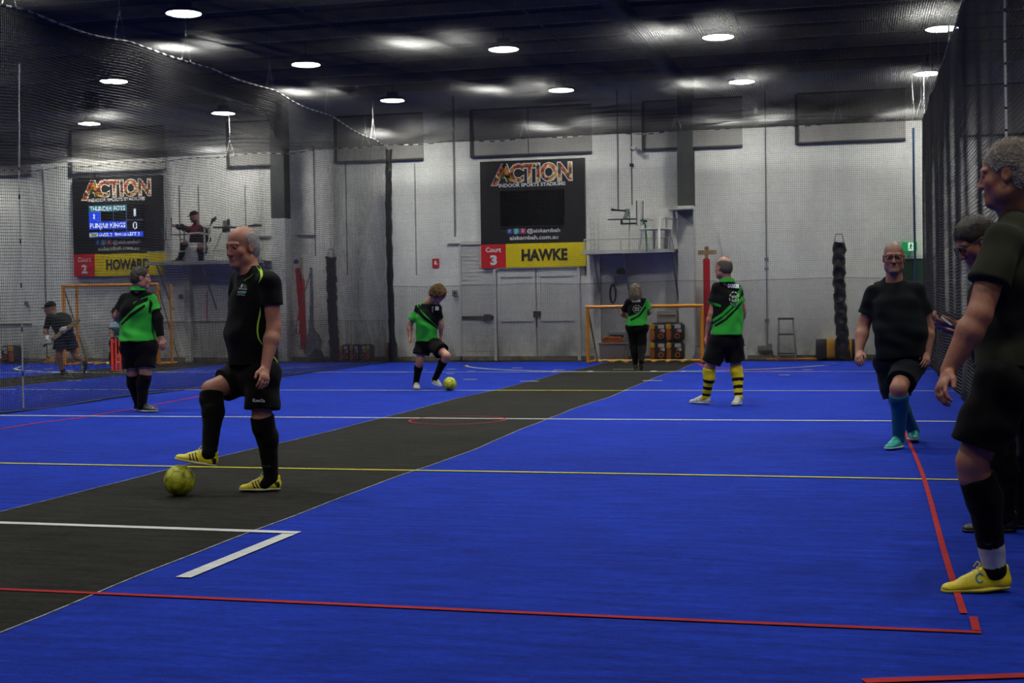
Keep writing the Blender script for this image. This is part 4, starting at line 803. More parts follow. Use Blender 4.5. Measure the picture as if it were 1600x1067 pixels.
# balls and stumps
M_BALL = None
def ball_mat():
    m = bpy.data.materials.new('yellow_ball_leather'); m.use_nodes = True; nt = m.node_tree; b = nt.nodes['Principled BSDF']; b.inputs['Roughness'].default_value = .5
    tc = nt.nodes.new('ShaderNodeTexCoord'); n = nt.nodes.new('ShaderNodeTexNoise'); n.inputs['Scale'].default_value = 9; n.inputs['Distortion'].default_value = 1.5; nt.links.new(tc.outputs['Object'], n.inputs['Vector'])
    r = nt.nodes.new('ShaderNodeValToRGB'); e = r.color_ramp.elements; e[0].color = (*lin('#5d5a10'), 1); e[0].position = .30; e[1].color = (*lin('#b9bb22'), 1); e[1].position = .50
    q = e.new(.75); q.color = (*lin('#c9c84a'), 1); nt.links.new(n.outputs['Fac'], r.inputs[0]); nt.links.new(r.outputs[0], b.inputs['Base Color']); return m
M_BALL = ball_mat(); M_SEAM = mat('ball_seam', lin('#77732a'), rough=.7, noise=.1); M_BP = mat('ball_patch', lin('#8f9440'), rough=.5, noise=.2)
def football(c, r, label, sp):
    t = empty('football', (c[0], c[1], 0)); bm_v = []; n = 40; prof = [(max(1e-4, r * math.sin(a)), -r * math.cos(a)) for a in np.linspace(.02, math.pi - .02, 26)]
    o = MB().lathe((0, 0, 0), prof, 40); o.v = [v + c for v in o.v]; o.build('ball_skin', M_BALL, t, smooth=True)
    # panel seams: edges of an icosahedron-like truncated pattern
    ph = (1 + 5 ** .5) / 2; vs = [np.array(v, float) for v in [(0, s1, s2 * ph) for s1 in (1, -1) for s2 in (1, -1)] + [(s1, s2 * ph, 0) for s1 in (1, -1) for s2 in (1, -1)] + [(s2 * ph, 0, s1) for s1 in (1, -1) for s2 in (1, -1)]]; vs = [v / np.linalg.norm(v) for v in vs]
    R = np.array([[math.cos(sp), -math.sin(sp), 0], [math.sin(sp), math.cos(sp), 0], [0, 0, 1]]); vs = [R @ v for v in vs]; b = MB()
    for i in range(12):
        for j in range(i + 1, 12):
            if abs(np.linalg.norm(vs[i] - vs[j]) - 1.0515) < .02:
                s = np.linspace(1 / 3, 2 / 3, 5)[:, None]; q = vs[i] * (1 - s) + vs[j] * s; q /= np.linalg.norm(q, axis=1)[:, None]; b.tube(c + q * r * 1.001, r * .012, 5)
    for i in range(12):
        nb = [j for j in range(12) if abs(np.linalg.norm(vs[i] - vs[j]) - 1.0515) < .02]; 
        u = np.cross(vs[i], (0, .3, 1)); u /= np.linalg.norm(u); w = np.cross(vs[i], u); nb.sort(key=lambda j: math.atan2(vs[j] @ w, vs[j] @ u)); pts = [vs[i] * 2 / 3 + vs[j] / 3 for j in nb]
        for k_ in range(5):
            a_, b_ = pts[k_], pts[(k_ + 1) % 5]; s = np.linspace(0, 1, 5)[:, None]; q = a_ * (1 - s) + b_ * s; q /= np.linalg.norm(q, axis=1)[:, None]; b.tube(c + q * r * 1.001, r * .012, 5)
    b.build('panel_seams', M_SEAM, t); tag(t, label, 'football')
football(np.array([*G(281, 775)[:2], .101]), .100, 'yellow football under the raised foot of the bald player', .3)
football(np.array([*G(703, 610.5)[:2], .097]), .096, 'yellow football at the foot of the curly haired player', 1.0)
t = empty('cricket_stumps', (*G(182, 580)[:2],)+(0,)); M_STP = mat('self_lit_orange', lin('#ff4a1e'), rough=.5, noise=.05, emit='#ff3010', estr=.12)  # stumps glow faintly by emission to brighten their orange
for px_ in (176, 182, 188): g = G(px_, 580); MB().tube([(g[0], g[1], 0), (g[0], g[1], .64)], [.022, .02], 10).build('stump', M_STP, t)
g = G(182, 580); MB().box((g[0] - .1, g[1] - .06, 0), (g[0] + .1, g[1] + .06, .012), bev=.004).build('base', M_BLACKP, t); tag(t, 'set of three bright orange cricket stumps beside the left player in green', 'stumps')
# ================================================================ people: distance fields -> surface nets
def nrm(v): v = np.asarray(v, float); return v / (np.linalg.norm(v) + 1e-9)
class SDF:
    def __init__(s, h): s.h = h; s.ops = []
    def _rc(s, a, b, ra, rb, sq):
        a = np.asarray(a, float); b = np.asarray(b, float)
        def f(X, Y, Z):
            px, py, pz = X - a[0], Y - a[1], Z - a[2]; bx, by, bz = b - a
            if sq is not None:
                n, k = sq; t = (px * n[0] + py * n[1] + pz * n[2]) * (1 / k - 1); px = px + n[0] * t; py = py + n[1] * t; pz = pz + n[2] * t
                tb = (b - a) @ n * (1 / k - 1); bx, by, bz = b - a + n * tb
            L2 = bx * bx + by * by + bz * bz + 1e-9; h = np.clip((px * bx + py * by + pz * bz) / L2, 0, 1)
            d = np.sqrt((px - bx * h) ** 2 + (py - by * h) ** 2 + (pz - bz * h) ** 2) - (ra + (rb - ra) * h)
            return d * (sq[1] ** .5 if sq is not None and sq[1] < 1 else 1)
        return f
    def rc(s, a, b, ra, rb, k=.02, sq=None, cut=None, mode='+'):
        "tapered capsule a-b; sq=(axis, factor) flattens it along an axis; cut=(point, normal) trims this piece"
        f = s._rc(a, b, ra, rb, sq); R = max(ra, rb) * max(1, sq[1] if sq is not None else 1)
        if cut is not None:
            g = f; cp, cn = np.asarray(cut[0]), nrm(cut[1])
            f = lambda X, Y, Z: np.maximum(g(X, Y, Z), (X - cp[0]) * cn[0] + (Y - cp[1]) * cn[1] + (Z - cp[2]) * cn[2])
        s.ops.append((f, np.minimum(a, b) - R, np.maximum(a, b) + R, k, mode)); return s
    def el(s, c, ax, r, k=.02, mode='+'):
        "ellipsoid, ax = rows (right, fwd, up)"
        c = np.asarray(c, float); ax = np.asarray(ax, float); r = np.asarray(r, float)
        def f(X, Y, Z):
            x, y, z = X - c[0], Y - c[1], Z - c[2]; q = [(x * a[0] + y * a[1] + z * a[2]) / ri for a, ri in zip(ax, r)]
            k0 = np.sqrt(q[0] ** 2 + q[1] ** 2 + q[2] ** 2); k1 = np.sqrt((q[0] / r[0]) ** 2 + (q[1] / r[1]) ** 2 + (q[2] / r[2]) ** 2) + 1e-6
            return k0 * (k0 - 1) / k1
        e = np.sqrt(((ax * r[:, None]) ** 2).sum(0)); s.ops.append((f, c - e, c + e, k, mode)); return s
    def cutp(s, p, n, k=.004):
        "remove everything on the side the normal points to"
        p = np.asarray(p, float); n = nrm(n); s.ops.append((lambda X, Y, Z: (X - p[0]) * n[0] + (Y - p[1]) * n[1] + (Z - p[2]) * n[2], None, None, k, 'cut')); return s
    def mesh(s):
        h = s.h; add = [o for o in s.ops if o[4] == '+']; lo = np.min([o[1] for o in add], 0) - 3 * h - .012; hi = np.max([o[2] for o in add], 0) + 3 * h + .012
        n = np.ceil((hi - lo) / h).astype(int) + 1; f = np.full(n, .3, np.float32); ax = [lo[i] + h * np.arange(n[i]) for i in range(3)]
        for (fn, l, u, k, mode) in s.ops:
            if mode == 'cut': i0 = [0, 0, 0]; i1 = n
            else:
                m = k + 3 * h; i0 = np.clip(((l - m - lo) / h).astype(int), 0, n - 1); i1 = np.clip(((u + m - lo) / h).astype(int) + 2, 1, n)
            sl = tuple(slice(a, b) for a, b in zip(i0, i1)); d = fn(ax[0][sl[0]][:, None, None], ax[1][sl[1]][None, :, None], ax[2][sl[2]][None, None, :]).astype(np.float32)
            c = f[sl]
            if mode == '+': t = np.clip(.5 + .5 * (c - d) / k, 0, 1); f[sl] = c + (d - c) * t - k * t * (1 - t)
            else:
                if mode == '-': d = -d
                t = np.clip(.5 - .5 * (c - d) / k, 0, 1); f[sl] = c + (d - c) * t + k * t * (1 - t)
        ins = f < 0; C = ins.astype(np.int8); S = sum(C[i:n[0] - 1 + i, j:n[1] - 1 + j, k_:n[2] - 1 + k_] for i in (0, 1) for j in (0, 1) for k_ in (0, 1))
        act = (S > 0) & (S < 8); I = np.argwhere(act); idx = np.full(act.shape, -1, np.int32); idx[act] = np.arange(len(I))
        cv = {(i, j, k_): f[I[:, 0] + i, I[:, 1] + j, I[:, 2] + k_] for i in (0, 1) for j in (0, 1) for k_ in (0, 1)}; acc = np.zeros((len(I), 3)); cnt = np.zeros(len(I))
        for a in range(3):
            o1, o2 = (a + 1) % 3, (a + 2) % 3
            for u in (0, 1):
                for w in (0, 1):
                    k0 = [0, 0, 0]; k0[o1] = u; k0[o2] = w; k1 = list(k0); k1[a] = 1; A, B = cv[tuple(k0)], cv[tuple(k1)]; m = (A < 0) != (B < 0)
                    t = np.where(m, A / np.where(m, A - B, 1), 0); p = np.zeros((len(I), 3)); p[:, o1] = u; p[:, o2] = w; p[:, a] = t; acc += p * m[:, None]; cnt += m
        V = lo + h * (I + acc / cnt[:, None]); Q = []
        for a in range(3):
            o1, o2 = (a + 1) % 3, (a + 2) % 3; sl0 = [slice(None)] * 3; sl1 = [slice(None)] * 3; sl0[a] = slice(0, -1); sl1[a] = slice(1, None); A = ins[tuple(sl0)]; B = ins[tuple(sl1)]
            E = np.argwhere(A != B); E = E[(E[:, o1] > 0) & (E[:, o2] > 0) & (E[:, o1] < n[o1] - 1) & (E[:, o2] < n[o2] - 1)]; fl = A[tuple(E.T)]
            def at(d1, d2): e = E.copy(); e[:, o1] += d1; e[:, o2] += d2; return idx[tuple(e.T)]
            q = np.stack([at(-1, -1), at(0, -1), at(0, 0), at(-1, 0)], 1); q[~fl] = q[~fl][:, ::-1]; Q.append(q)
        return V, np.vstack(Q)
def vnormals(V, Q):
    n = np.cross(V[Q[:, 2]] - V[Q[:, 0]], V[Q[:, 3]] - V[Q[:, 1]]); N = np.zeros_like(V)
    for j in range(4): np.add.at(N, Q[:, j], n)
    return N / (np.linalg.norm(N, axis=1)[:, None] + 1e-12)
def wrinkle(V, A, s=0.0, fr=1.0):
    x, y, z = V.T * fr; w = np.sin(9 * x + 5 * z + s) + np.sin(7 * y - 8 * z + 2 * s)
    return A * (.5 * np.sin(17 * z + 11 * x + 9 * y + 2.2 * w + s) + .3 * np.sin(31 * x - 23 * z + 14 * y + 1.7 * w) + .2 * np.sin(47 * z + 29 * y + 2 * w))
def smooth(V, Q, it=1):
    for _ in range(it):
        S = np.zeros_like(V); c = np.zeros(len(V))
        for j in range(4):
            np.add.at(S, Q[:, j], V[Q[:, (j + 1) % 4]] + V[Q[:, (j + 3) % 4]]); np.add.at(c, Q[:, j], 2)
        V = V * .5 + .5 * S / np.maximum(c, 1)[:, None]
    return V
def inpoly(x, y, poly):
    r = np.zeros(len(x), bool); n = len(poly)
    for i in range(n):
        x0, y0 = poly[i]; x1, y1 = poly[(i + 1) % n]
        c = ((y0 > y) != (y1 > y)) & (x < (x1 - x0) * (y - y0) / ((y1 - y0) if y1 != y0 else 1e-9) + x0); r ^= c
    return r
def emit_sdf(s, name, m, parent, col, wr=0.0, seed=0.0, paint=None, sm=1, colf=None, fr=1.0):
    V, Q = s.mesh(); V = smooth(V, Q, sm)
    if wr: V = V + vnormals(V, Q) * wrinkle(V, wr, seed, fr)[:, None]
    C = np.tile(np.array(lin(col) if isinstance(col, str) else col), (len(V), 1))
    if colf is not None: C = colf(V, C)
    if paint:
        px, py = pj(V)
        for poly, c in paint: C[inpoly(px, py, poly)] = lin(c)
    return fast_mesh(name, V, Q, m, parent, True, C), V, Q

def hand(s, W, d, n, th, sc=1.0, curl=.5, grip=None):
    "W wrist, d along the palm, n palm normal (fingers curl towards it), th towards the thumb side"
    d = nrm(d); n = nrm(n - d * (np.dot(n, d))); t = nrm(np.cross(d, n)); t = t if np.dot(t, th) > 0 else -t
    s.rc(W + d * .01 * sc, W + d * .07 * sc + t * .004, .024 * sc, .034 * sc, .012, sq=(n, .48)); s.rc(W - d * .02, W + d * .03 * sc, .023 * sc, .022 * sc, .015, sq=(n, .75))
    s.rc(W + d * .03 * sc + t * .02 * sc, W + d * .055 * sc + t * .026 * sc + n * .008, .014 * sc, .012 * sc, .012)
    for i, (o, L) in enumerate(((.027, .072), (.009, .080), (-.009, .074), (-.026, .058))):
        p = W + d * (.088 - abs(o) * .25) * sc + t * o * sc; a = curl * (.5 + .15 * i); r = .0088 * sc; dd = d + t * o * 3.0
        for j, f in enumerate((.45, .32, .23)):
            ca, sa = math.cos(a), math.sin(a); q = p + (nrm(dd) * ca + n * sa) * L * f * sc; s.rc(p, q, r, r * .92, .004 if j == 0 else .003); p = q; r *= .93; a += curl * .9
    p = W + d * .028 * sc + t * .026 * sc; q = p + nrm(d * .75 + t * .55 + n * .25) * .042 * sc; s.rc(p, q, .0125 * sc, .0105 * sc, .01); s.rc(q, q + nrm(d * .95 + t * .1 + n * .35) * .032 * sc, .0105 * sc, .0085 * sc, .003)

def person(label, J, o, group=None):
    """J: joints (world): head, neck, shL, shR, elL, elR, wrL, wrR, belly, hip (centre), hipL.. from L/R,
    knL, knR, anL, anR, toL, toR; o: options"""
    J = {k: np.asarray(v, float) for k, v in J.items()}; m_ = (J['shL'] + J['shR']) / 2
    for L in 'LR':
        J['sh' + L] = J['sh' + L] + (m_ - J['sh' + L]) * o.get('inset', .13) - np.array([0, 0, .012])
        if L in o.get('plant', ''): d_ = .082 * o.get('sc', 1) - J['an' + L][2]; J['an' + L] = J['an' + L] + (0, 0, d_)
    h = o.get('h', .008); hh = o.get('hh', h); base = (J['anL'] + J['anR']) / 2; base = np.array([base[0], base[1], min(J['anL'][2], J['anR'][2]) - .08])
    if 'base' in o: base = np.array(o['base'])
    t = empty('person', base); tag(t, label, 'person', group); sc = o.get('sc', 1.0)
    left = nrm(J['shL'] - J['shR']); upv = nrm(J['neck'] - J['hip']); fwd = nrm(np.cross(left, upv)); hl = nrm(J['hipL'] - J['hipR']); hf = nrm(np.cross(hl, (0, 0, 1)))
    f = nrm(o['face']); up = nrm(o.get('hup', (0, 0, 1)) - f * np.dot(o.get('hup', (0, 0, 1)), f)); rt = np.cross(f, up); HA = np.array([rt, f, up]); H = J['head']; hs = o.get('hs', .96)
    hp = lambda r, g, u: H + (rt * r + f * g + up * u) * hs
    cw, cd, bw, bd, hw = o.get('tor', (.150, .105, .150, .115, .150)); ms = (J['shL'] + J['shR']) / 2; belly = J['belly']
    th, kn, ca, an, ua, fa = o.get('limb', (.082, .056, .056, .036, .048, .040))
    def torso(s, g, k=.05):
        sqc = (fwd, (cd + g) / (cw + g)); s.rc(ms - upv * .13, (ms + belly) / 2 + fwd * .01, cw + g, (cw + bw) / 2 + g, k, sq=sqc)
        s.rc((ms + belly) / 2 + fwd * .01, belly + fwd * (bd - .1) * .8, (cw + bw) / 2 + g, bw + g, k, sq=(fwd, (bd + g) / (bw + g)))
        s.rc(J['shL'] - left * .02 - upv * .01, J['shR'] + left * .02 - upv * .01, .050 + g, .050 + g, .05)
        s.rc(J['neck'] - upv * .02, J['shL'] - left * .06 + upv * .0, .045 + g * .6, .040 + g, .05); s.rc(J['neck'] - upv * .02, J['shR'] + left * .06 + upv * .0, .045 + g * .6, .040 + g, .05)
    # body
    s = SDF(hh)
    torso(s, -.020); s.rc(belly, J['hip'], bw - .015, hw - .02, .05, sq=(fwd, .75)); s.rc(J['hipL'], J['hipR'], th + .01, th + .01, .05)
    s.rc(hp(0, -.022, -.06), J['neck'] - upv * .03, .058 * hs, .066 * hs, .03)
    if o.get('adam', 1): s.rc(hp(0, .03, -.115), J['neck'] + fwd * .02, .03, .035, .04)
    # head
    s.el(hp(0, -.012, .035), HA, np.array((.076, .098, .088)) * hs, .02); s.el(hp(0, .026, -.045), HA, np.array((.063, .064, .078)) * hs, .035)
    s.rc(hp(-.012, .073, -.104), hp(.012, .073, -.104), .019, .019, .03); s.el(hp(0, -.035, -.045), HA, np.array((.060, .055, .06)) * hs, .03)
    for q in (-1, 1):
        s.el(hp(q * .040, .055, -.028), HA, (.024, .022, .022), .03); s.el(hp(q * .052, .01, -.075), HA, (.020, .034, .028), .03)
        s.el(hp(q * .031, .096, .004), HA, np.array((.017, .016, .012)) * hs, .014, '-'); s.el(hp(q * .031, .079, .003), HA, np.array((.015, .012, .011)) * hs, .006)
        s.rc(hp(q * .012, .088, .024), hp(q * .048, .074, .022), .009, .007, .016)
        s.el(hp(q * .077, -.008, -.008), np.array([rt, nrm(f + up * .15), nrm(up - f * .15)]), np.array((.009, .020, .033)) * hs, .008); s.el(hp(q * .087, -.004, -.004), HA, np.array((.006, .010, .018)) * hs, .006, '-')
        s.el(hp(q * .013, .098, -.040), HA, (.009, .011, .008), .008)
    s.rc(hp(0, .086, .012), hp(0, .103, -.034), .008, .0125, .014); s.rc(hp(-.018, .086, -.066), hp(.018, .086, -.066), .008, .008, .008); s.rc(hp(-.015, .084, -.080), hp(.015, .084, -.080), .008, .008, .008)
    s.rc(hp(-.022, .097, -.073), hp(.022, .097, -.073), .003, .003, .004, mode='-')
    # arms, hands
    for L in 'LR':
        sh, el, wr = J['sh' + L], J['el' + L], J['wr' + L]; sg = left if L == 'L' else -left
        s.rc(sh, el, ua * 1.12, ua * .88, .03); s.rc(el, el + (wr - el) * .3, fa * 1.02, fa * 1.12, .02); s.rc(el + (wr - el) * .3, wr, fa * 1.12, fa * .66, .02)
        hd, hn, ht = o.get('hand' + L, (None, None, None)); hd = nrm(wr - el) if hd is None else np.array(hd, float); hn = -sg if hn is None else np.array(hn, float); ht = fwd if ht is None else np.array(ht, float)
        hand(s, wr, hd, hn, ht, sc * o.get('hsc', 1.0), o.get('curl' + L, .45))
    for L in 'LR':
        hi, k_, a_, to = J['hip' + L], J['kn' + L], J['an' + L], J['to' + L]; bk = nrm(np.cross(nrm(np.cross(k_ - a_, to - a_)), k_ - a_)); bk = bk if np.dot(bk, to - a_) < 0 else -bk
        s.rc(hi, k_, th, kn * 1.03, .03); s.rc(k_, k_ - bk * .012 + (a_ - k_) * .12, kn * .98, kn * .9, .02)
        c1 = k_ + (a_ - k_) * .12 + bk * .005; c2 = k_ + (a_ - k_) * .34 + bk * .018; s.rc(c1, c2, kn * .9, ca, .03); s.rc(c2, a_, ca, an, .03); s.rc(a_, a_ + (to - a_) * .12 - nrm(k_ - a_) * .02, an * .85, .025, .01)
    skin = o.get('skin', '#b08068'); sk = np.array(lin(skin))
    def scol(V, C):
        q = (V - H) @ HA.T / hs; x, y, z = q.T; face = (np.abs(x) < .08) & (y > .03) & (np.abs(z) < .14)
        w = np.exp(-((z + .0725) / .011) ** 2) * np.exp(-(x / .022) ** 4) * (y > .06); C = C * (1 - w[:, None] * np.array([.12, .42, .38]))
        w = np.exp(-(((np.abs(x) - .03) / .018) ** 2)) * np.exp(-((z - .026 + .1 * (np.abs(x) - .03)) / .0055) ** 2) * (y > .06) * o.get('brow', .6); bc = np.array(lin(o.get('browc', '#5a4a40'))); C = C * (1 - w[:, None]) + bc * w[:, None]
        w = (np.exp(-(((np.abs(x) - .05) / .02) ** 2)) * np.exp(-((z + .035) / .022) ** 2) + np.exp(-(x / .014) ** 2) * np.exp(-((z + .035) / .012) ** 2)) * (y > .02) * .22; C = C * (1 - w[:, None] * np.array([0, .8, .7]))
        b = o.get('beard', 0)
        if b: w = b * np.clip((-.055 - z) / .02, 0, 1) * (z > -.15) * (y > -.02); bc = np.array(lin(o.get('beardc', '#8a827c'))); C = C * (1 - w[:, None]) + bc * w[:, None]
        hl_ = o.get('stub')
        if hl_: # close cropped hair tints the scalp
            w = np.clip((z - hl_[0] + .45 * np.minimum(0, .04 - y) * -1 * 0) / .015, 0, 1) * np.clip((hl_[1] - y) / .02, 0, 1) * ((q ** 2).sum(1) < .05); bc = np.array(lin(hl_[2])); C = C * (1 - w[:, None] * hl_[3]) + bc * w[:, None] * hl_[3]
        return C
    body, BV, BQ = emit_sdf(s, 'body', M_SKIN, t, skin, colf=scol, sm=1, paint=o.get('skinpaint'))
    out = {'body': body}
    # eyes
    if o.get('eyes'):
        for q in (-1, 1):
            e = hp(q * .031, .0785, .004); b = MB(); r = .0125 * hs; V = []; F = []; n1 = 16
            g = f; u1, v1 = rt, up; pr = [(0.0, 1, 2), (.3, 1, 2), (.32, 1, 1), (.62, 1, 1), (.65, 1, 0), (1.3, 1, 0), (1.57, 1, 0)]
            for (a, _, mi) in pr:
                for j in range(n1): w_ = 2 * math.pi * j / n1; V.append(e + r * (g * math.cos(a) + (u1 * math.cos(w_) + v1 * math.sin(w_)) * math.sin(a)))
            for i in range(len(pr) - 1):
                b.n = 0
                for j in range(n1): F.append((i * n1 + j, i * n1 + (j + 1) % n1, (i + 1) * n1 + (j + 1) % n1, (i + 1) * n1 + j))
            b = MB(); b.v = [np.array(V)]; b.n = len(V); b.f = [list(x) for x in F]; b.m = [pr[k2 // n1][2] for k2 in range(len(F))]; b.build('eye', [mat('eye_white', (.5, .48, .46), rough=.2, noise=.02), mat('iris', (.06, .05, .04), rough=.2, noise=.1), mat('pupil', (.003, .003, .003), rough=.1)], t, smooth=True)
    # hair
    hr = o.get('hair')
    if hr:
        s = SDF(min(h, .006)); kind = hr['kind']; g = hr.get('g', .008)
        s.el(hp(0, -.014, .036), HA, np.array((.077, .100, .089)) * hs + g, .01); 
        if hr.get('side', 1): s.el(hp(0, -.045, -.02), HA, np.array((.074, .068, .07)) * hs + g * .8, .03)
        if kind == 'long': s.rc(hp(0, -.06, 0), hp(0, -.06, -.08), .085, .100, .04); s.rc(hp(0.04, -.03, 0), hp(.08, -.01, -.09), .04, .035, .04); s.rc(hp(-.04, -.03, 0), hp(-.08, -.01, -.09), .04, .03, .04)
        if kind == 'ring': # bald on top, hair round the sides and back
            s.el(hp(0, .03, .085), HA, np.array((.062, .135, .078)) * hs, .02, '-')
        fy, fz = hr.get('front', (.045, .055)); 
        # clear the face: a block in front of the ears below the hairline
        for q in (0,):
            s.cutp(hp(0, hr.get('fy', .035), 0) , f * 1.0 + up * hr.get('tilt', -.9), .01)
        if kind != 'long': s.cutp(hp(0, 0, -.075), -up * 1 + f * .0, .01)
        s.rc(hp(-.12, .004, -.012), hp(.12, .004, -.012), .028, .028, .008, mode='-') if kind != 'long' else None
        ho, HV, HQ = emit_sdf(s, 'hair', M_HAIR, t, hr['col'], wr=hr.get('wr', .003), seed=1.0, fr=hr.get('fr', 3.0), sm=1)
        if hr.get('tufts'):
            N = vnormals(HV, HQ); rr = np.random.RandomState(11); up_ok = np.where(((HV - H) @ up > hr.get('tmin', -.05)) )[0]; q_ = (HV[up_ok] - H) @ HA.T / hs; up_ok = up_ok[~((np.abs(q_[:, 1] - .0) < .03) & (q_[:, 2] < .022) & (q_[:, 2] > -.05)) & ~((q_[:, 1] > .05) & (q_[:, 2] < .055))]; ids = rr.choice(up_ok, hr['tufts']); segs = []; L = hr.get('tl', .03)
            for i_ in ids:
                p = HV[i_] - N[i_] * .004; d = nrm(N[i_] * 1.0 + rr.randn(3) * .35 + np.array(hr.get('comb', (0, 0, 0)))); q = [p]; cl = hr.get('curl', .3); ax_ = nrm(np.cross(d, rr.randn(3)))
                for k2 in range(5): d = nrm(d + np.cross(ax_, d) * cl + np.array([0, 0, -.08])); q.append(q[-1] + d * L * rr.uniform(.6, 1.1) / 5)
                segs.append(q)
            S = np.array(segs); rad = hr.get('tr', .003); n_, m_, _ = S.shape; T = S[:, -1] - S[:, 0]; a_ = np.cross(T, (0.3, .5, 1.)); a_ /= np.linalg.norm(a_, axis=1)[:, None] + 1e-9; b_ = np.cross(T, a_); b_ /= np.linalg.norm(b_, axis=1)[:, None] + 1e-9
            w_ = (rad * np.linspace(1, .15, m_))[None, :, None]; Vt = np.stack([S + a_[:, None] * w_, S + b_[:, None] * w_, S - a_[:, None] * w_, S - b_[:, None] * w_], 2).reshape(-1, 3); base_ = (np.arange(n_)[:, None] * m_ + np.arange(m_ - 1)[None]).reshape(-1) * 4
            Qt = np.concatenate([np.stack([base_ + j, base_ + (j + 1) % 4, base_ + 4 + (j + 1) % 4, base_ + 4 + j], 1) for j in range(4)])
            cc = np.array(lin(hr['col'])); c2 = np.array(lin(hr.get('col2', hr['col']))); mixv = rr.rand(n_)[:, None]; Ct = np.repeat(cc * (1 - mixv) + c2 * mixv, m_ * 4, axis=0)
            # merge into the one hair object
            bpy.data.objects.remove(ho); V2, Q2 = merge([(HV, HQ), (Vt, Qt)]); C0 = np.tile(cc, (len(HV), 1)); ho = fast_mesh('hair', V2, Q2, M_HAIR, t, True, np.vstack([C0, Ct]))
    if o.get('glasses'):
        b = MB(); gl = MB()
        for q in (-1, 1):
            a = np.linspace(0, 2 * math.pi, 21); c = [hp(q * .033 + .025 * math.copysign(abs(math.cos(x)) ** .8, math.cos(x)), .100 - abs(math.cos(x)) * .003, .002 + .019 * math.sin(x)) for x in a]; b.tube(c, .0032, 6, cap=False)
            b.tube([hp(q * .058, .098, .010), hp(q * .078, .07, .012), hp(q * .082, .0, .010), hp(q * .082, -.03, -.004)], .003, 6)
        b.tube([hp(-.009, .102, .006), hp(0, .104, .009), hp(.009, .102, .006)], .002, 6); b.build('glasses', M_BLACKP, t)
    if o.get('cap'):
        s = SDF(min(h, .007)); s.el(hp(0, -.012, .045), HA, np.array((.085, .107, .088)) * hs, .01); s.cutp(hp(0, 0, .03), -up, .004); c0 = s
        s.rc(hp(-.03, .07, .038), hp(.03, .07, .038), .05, .05, .01, sq=(up, .12)); s.rc(hp(0, .11, .034), hp(0, .12, .033), .055, .05, .01, sq=(up, .12)); emit_sdf(s, 'cap', M_CLOTH, t, o['cap'])
    # shirt
    sh_ = o['shirt']; s = SDF(h); torso(s, sh_.get('g', .016), .045); hem = J.get('hem', J['hip']); s.rc(belly + fwd * (bd - .1) * .6, hem - upv * .05, bw + .012, hw + .034, .05, sq=(fwd, .86))
    for L in 'LR':
        a, b_ = J['sh' + L], J['el' + L]; f_ = sh_.get('sl' + L, sh_.get('sl', .62)); 
        if f_ > 1: w_ = J['wr' + L]; s.rc(a, b_, .066, ua + .018, .03); s.rc(b_, w_, ua + .016, fa * .66 + .014, .02, cut=(w_ - nrm(w_ - b_) * .01, w_ - b_))
        else: e = a + (b_ - a) * f_; s.rc(a, e + (b_ - a) * .1, sh_.get('r0', .068) - .008, sh_.get('r1', .074) - .006, .035, cut=(e, b_ - a))
    s.cutp(hem, -nrm(J['neck'] * 0 + upv), .005); nk = J['neck']; s.rc(nk + upv * .012, nk + upv * .2, .060, .10, .008, mode='-'); s.el(nk + fwd * .045 + upv * .004, np.array([left, fwd, upv]), np.array((.064, .05, .042)) * o.get('scoop', 1.), .008, '-')
    so, SV, SQ = emit_sdf(s, 'shirt', M_CLOTH, t, sh_['col'], wr=sh_.get('wr', .006) * 1.9, seed=o.get('seed', 0.), paint=sh_.get('paint'), sm=2, fr=sh_.get('fr', .9)); out['shirt'] = so
    if sh_.get('collar'):
        s = SDF(min(h, .006)); s.rc(nk - upv * .03, nk + upv * .018, .098, .082, .004); s.rc(nk - upv * .2, nk + upv * .2, .064, .064, .004, mode='-'); s.cutp(nk + upv * .014 - fwd * .02, upv + fwd * .35, .003); s.cutp(nk - upv * .022, -upv, .003); emit_sdf(s, 'collar', M_CLOTH, so, sh_['collar'])
    if 0:
        a = np.linspace(-.9, 2 * math.pi - 2.2, 26) + math.pi / 2 + 1.5; c = [nk + upv * (.030 + .012 * math.cos(x)) + left * .070 * math.sin(x) - fwd * .064 * math.cos(x) + fwd * .012 for x in np.linspace(-2.6, 2.6, 27)]
        b = MB(); b.tube(c, .017, 8); b.build('collar', mat('collar_green', lin(sh_['collar']), rough=.85, noise=.1), so, smooth=True)
    if sh_.get('under'):  # long undersleeves
        for L in sh_['under']:
            s = SDF(h); a, e, w_ = J['sh' + L], J['el' + L], J['wr' + L]; s.rc(a + (e - a) * .3, e, ua + .010, ua * .92 + .014, .02); s.rc(e, w_, fa * 1.1 + .016, fa * .66 + .010, .02, cut=(w_ - nrm(w_ - e) * .01, w_ - e)); emit_sdf(s, 'undersleeve', M_CLOTH, t, '#0a0a0b', wr=.002)
    # shorts or leggings
    st = o.get('shorts')
    if st:
        s = SDF(h); s.rc(J['hip'] + nrm(belly - J['hip']) * .10, J['hip'], hw + .006, hw + .012, .05, sq=(hf, .80)); s.rc(J['hipL'] + hl * .02, J['hipR'] - hl * .02, th + .022, th + .022, .05)
        for L in 'LR':
            a, b_ = J['hip' + L], J['kn' + L]; f_ = st.get('f' + L, st.get('f', .72)); e = a + (b_ - a) * f_; s.rc(a, e + (b_ - a) * .08, th + .026, st.get('r', th + .018), .02, cut=(e, b_ - a)) if f_ < 1 else s.rc(a, b_, th + .012, kn + .012, .02)
        top = hem + upv * o.get('top', .025); s.cutp(top, upv, .004); o_, V_, Q_ = emit_sdf(s, 'shorts', M_CLOTH, t, st['col'], wr=st.get('wr', .005) * 1.8, seed=3.0, paint=st.get('paint'), sm=2); out['shorts'] = o_
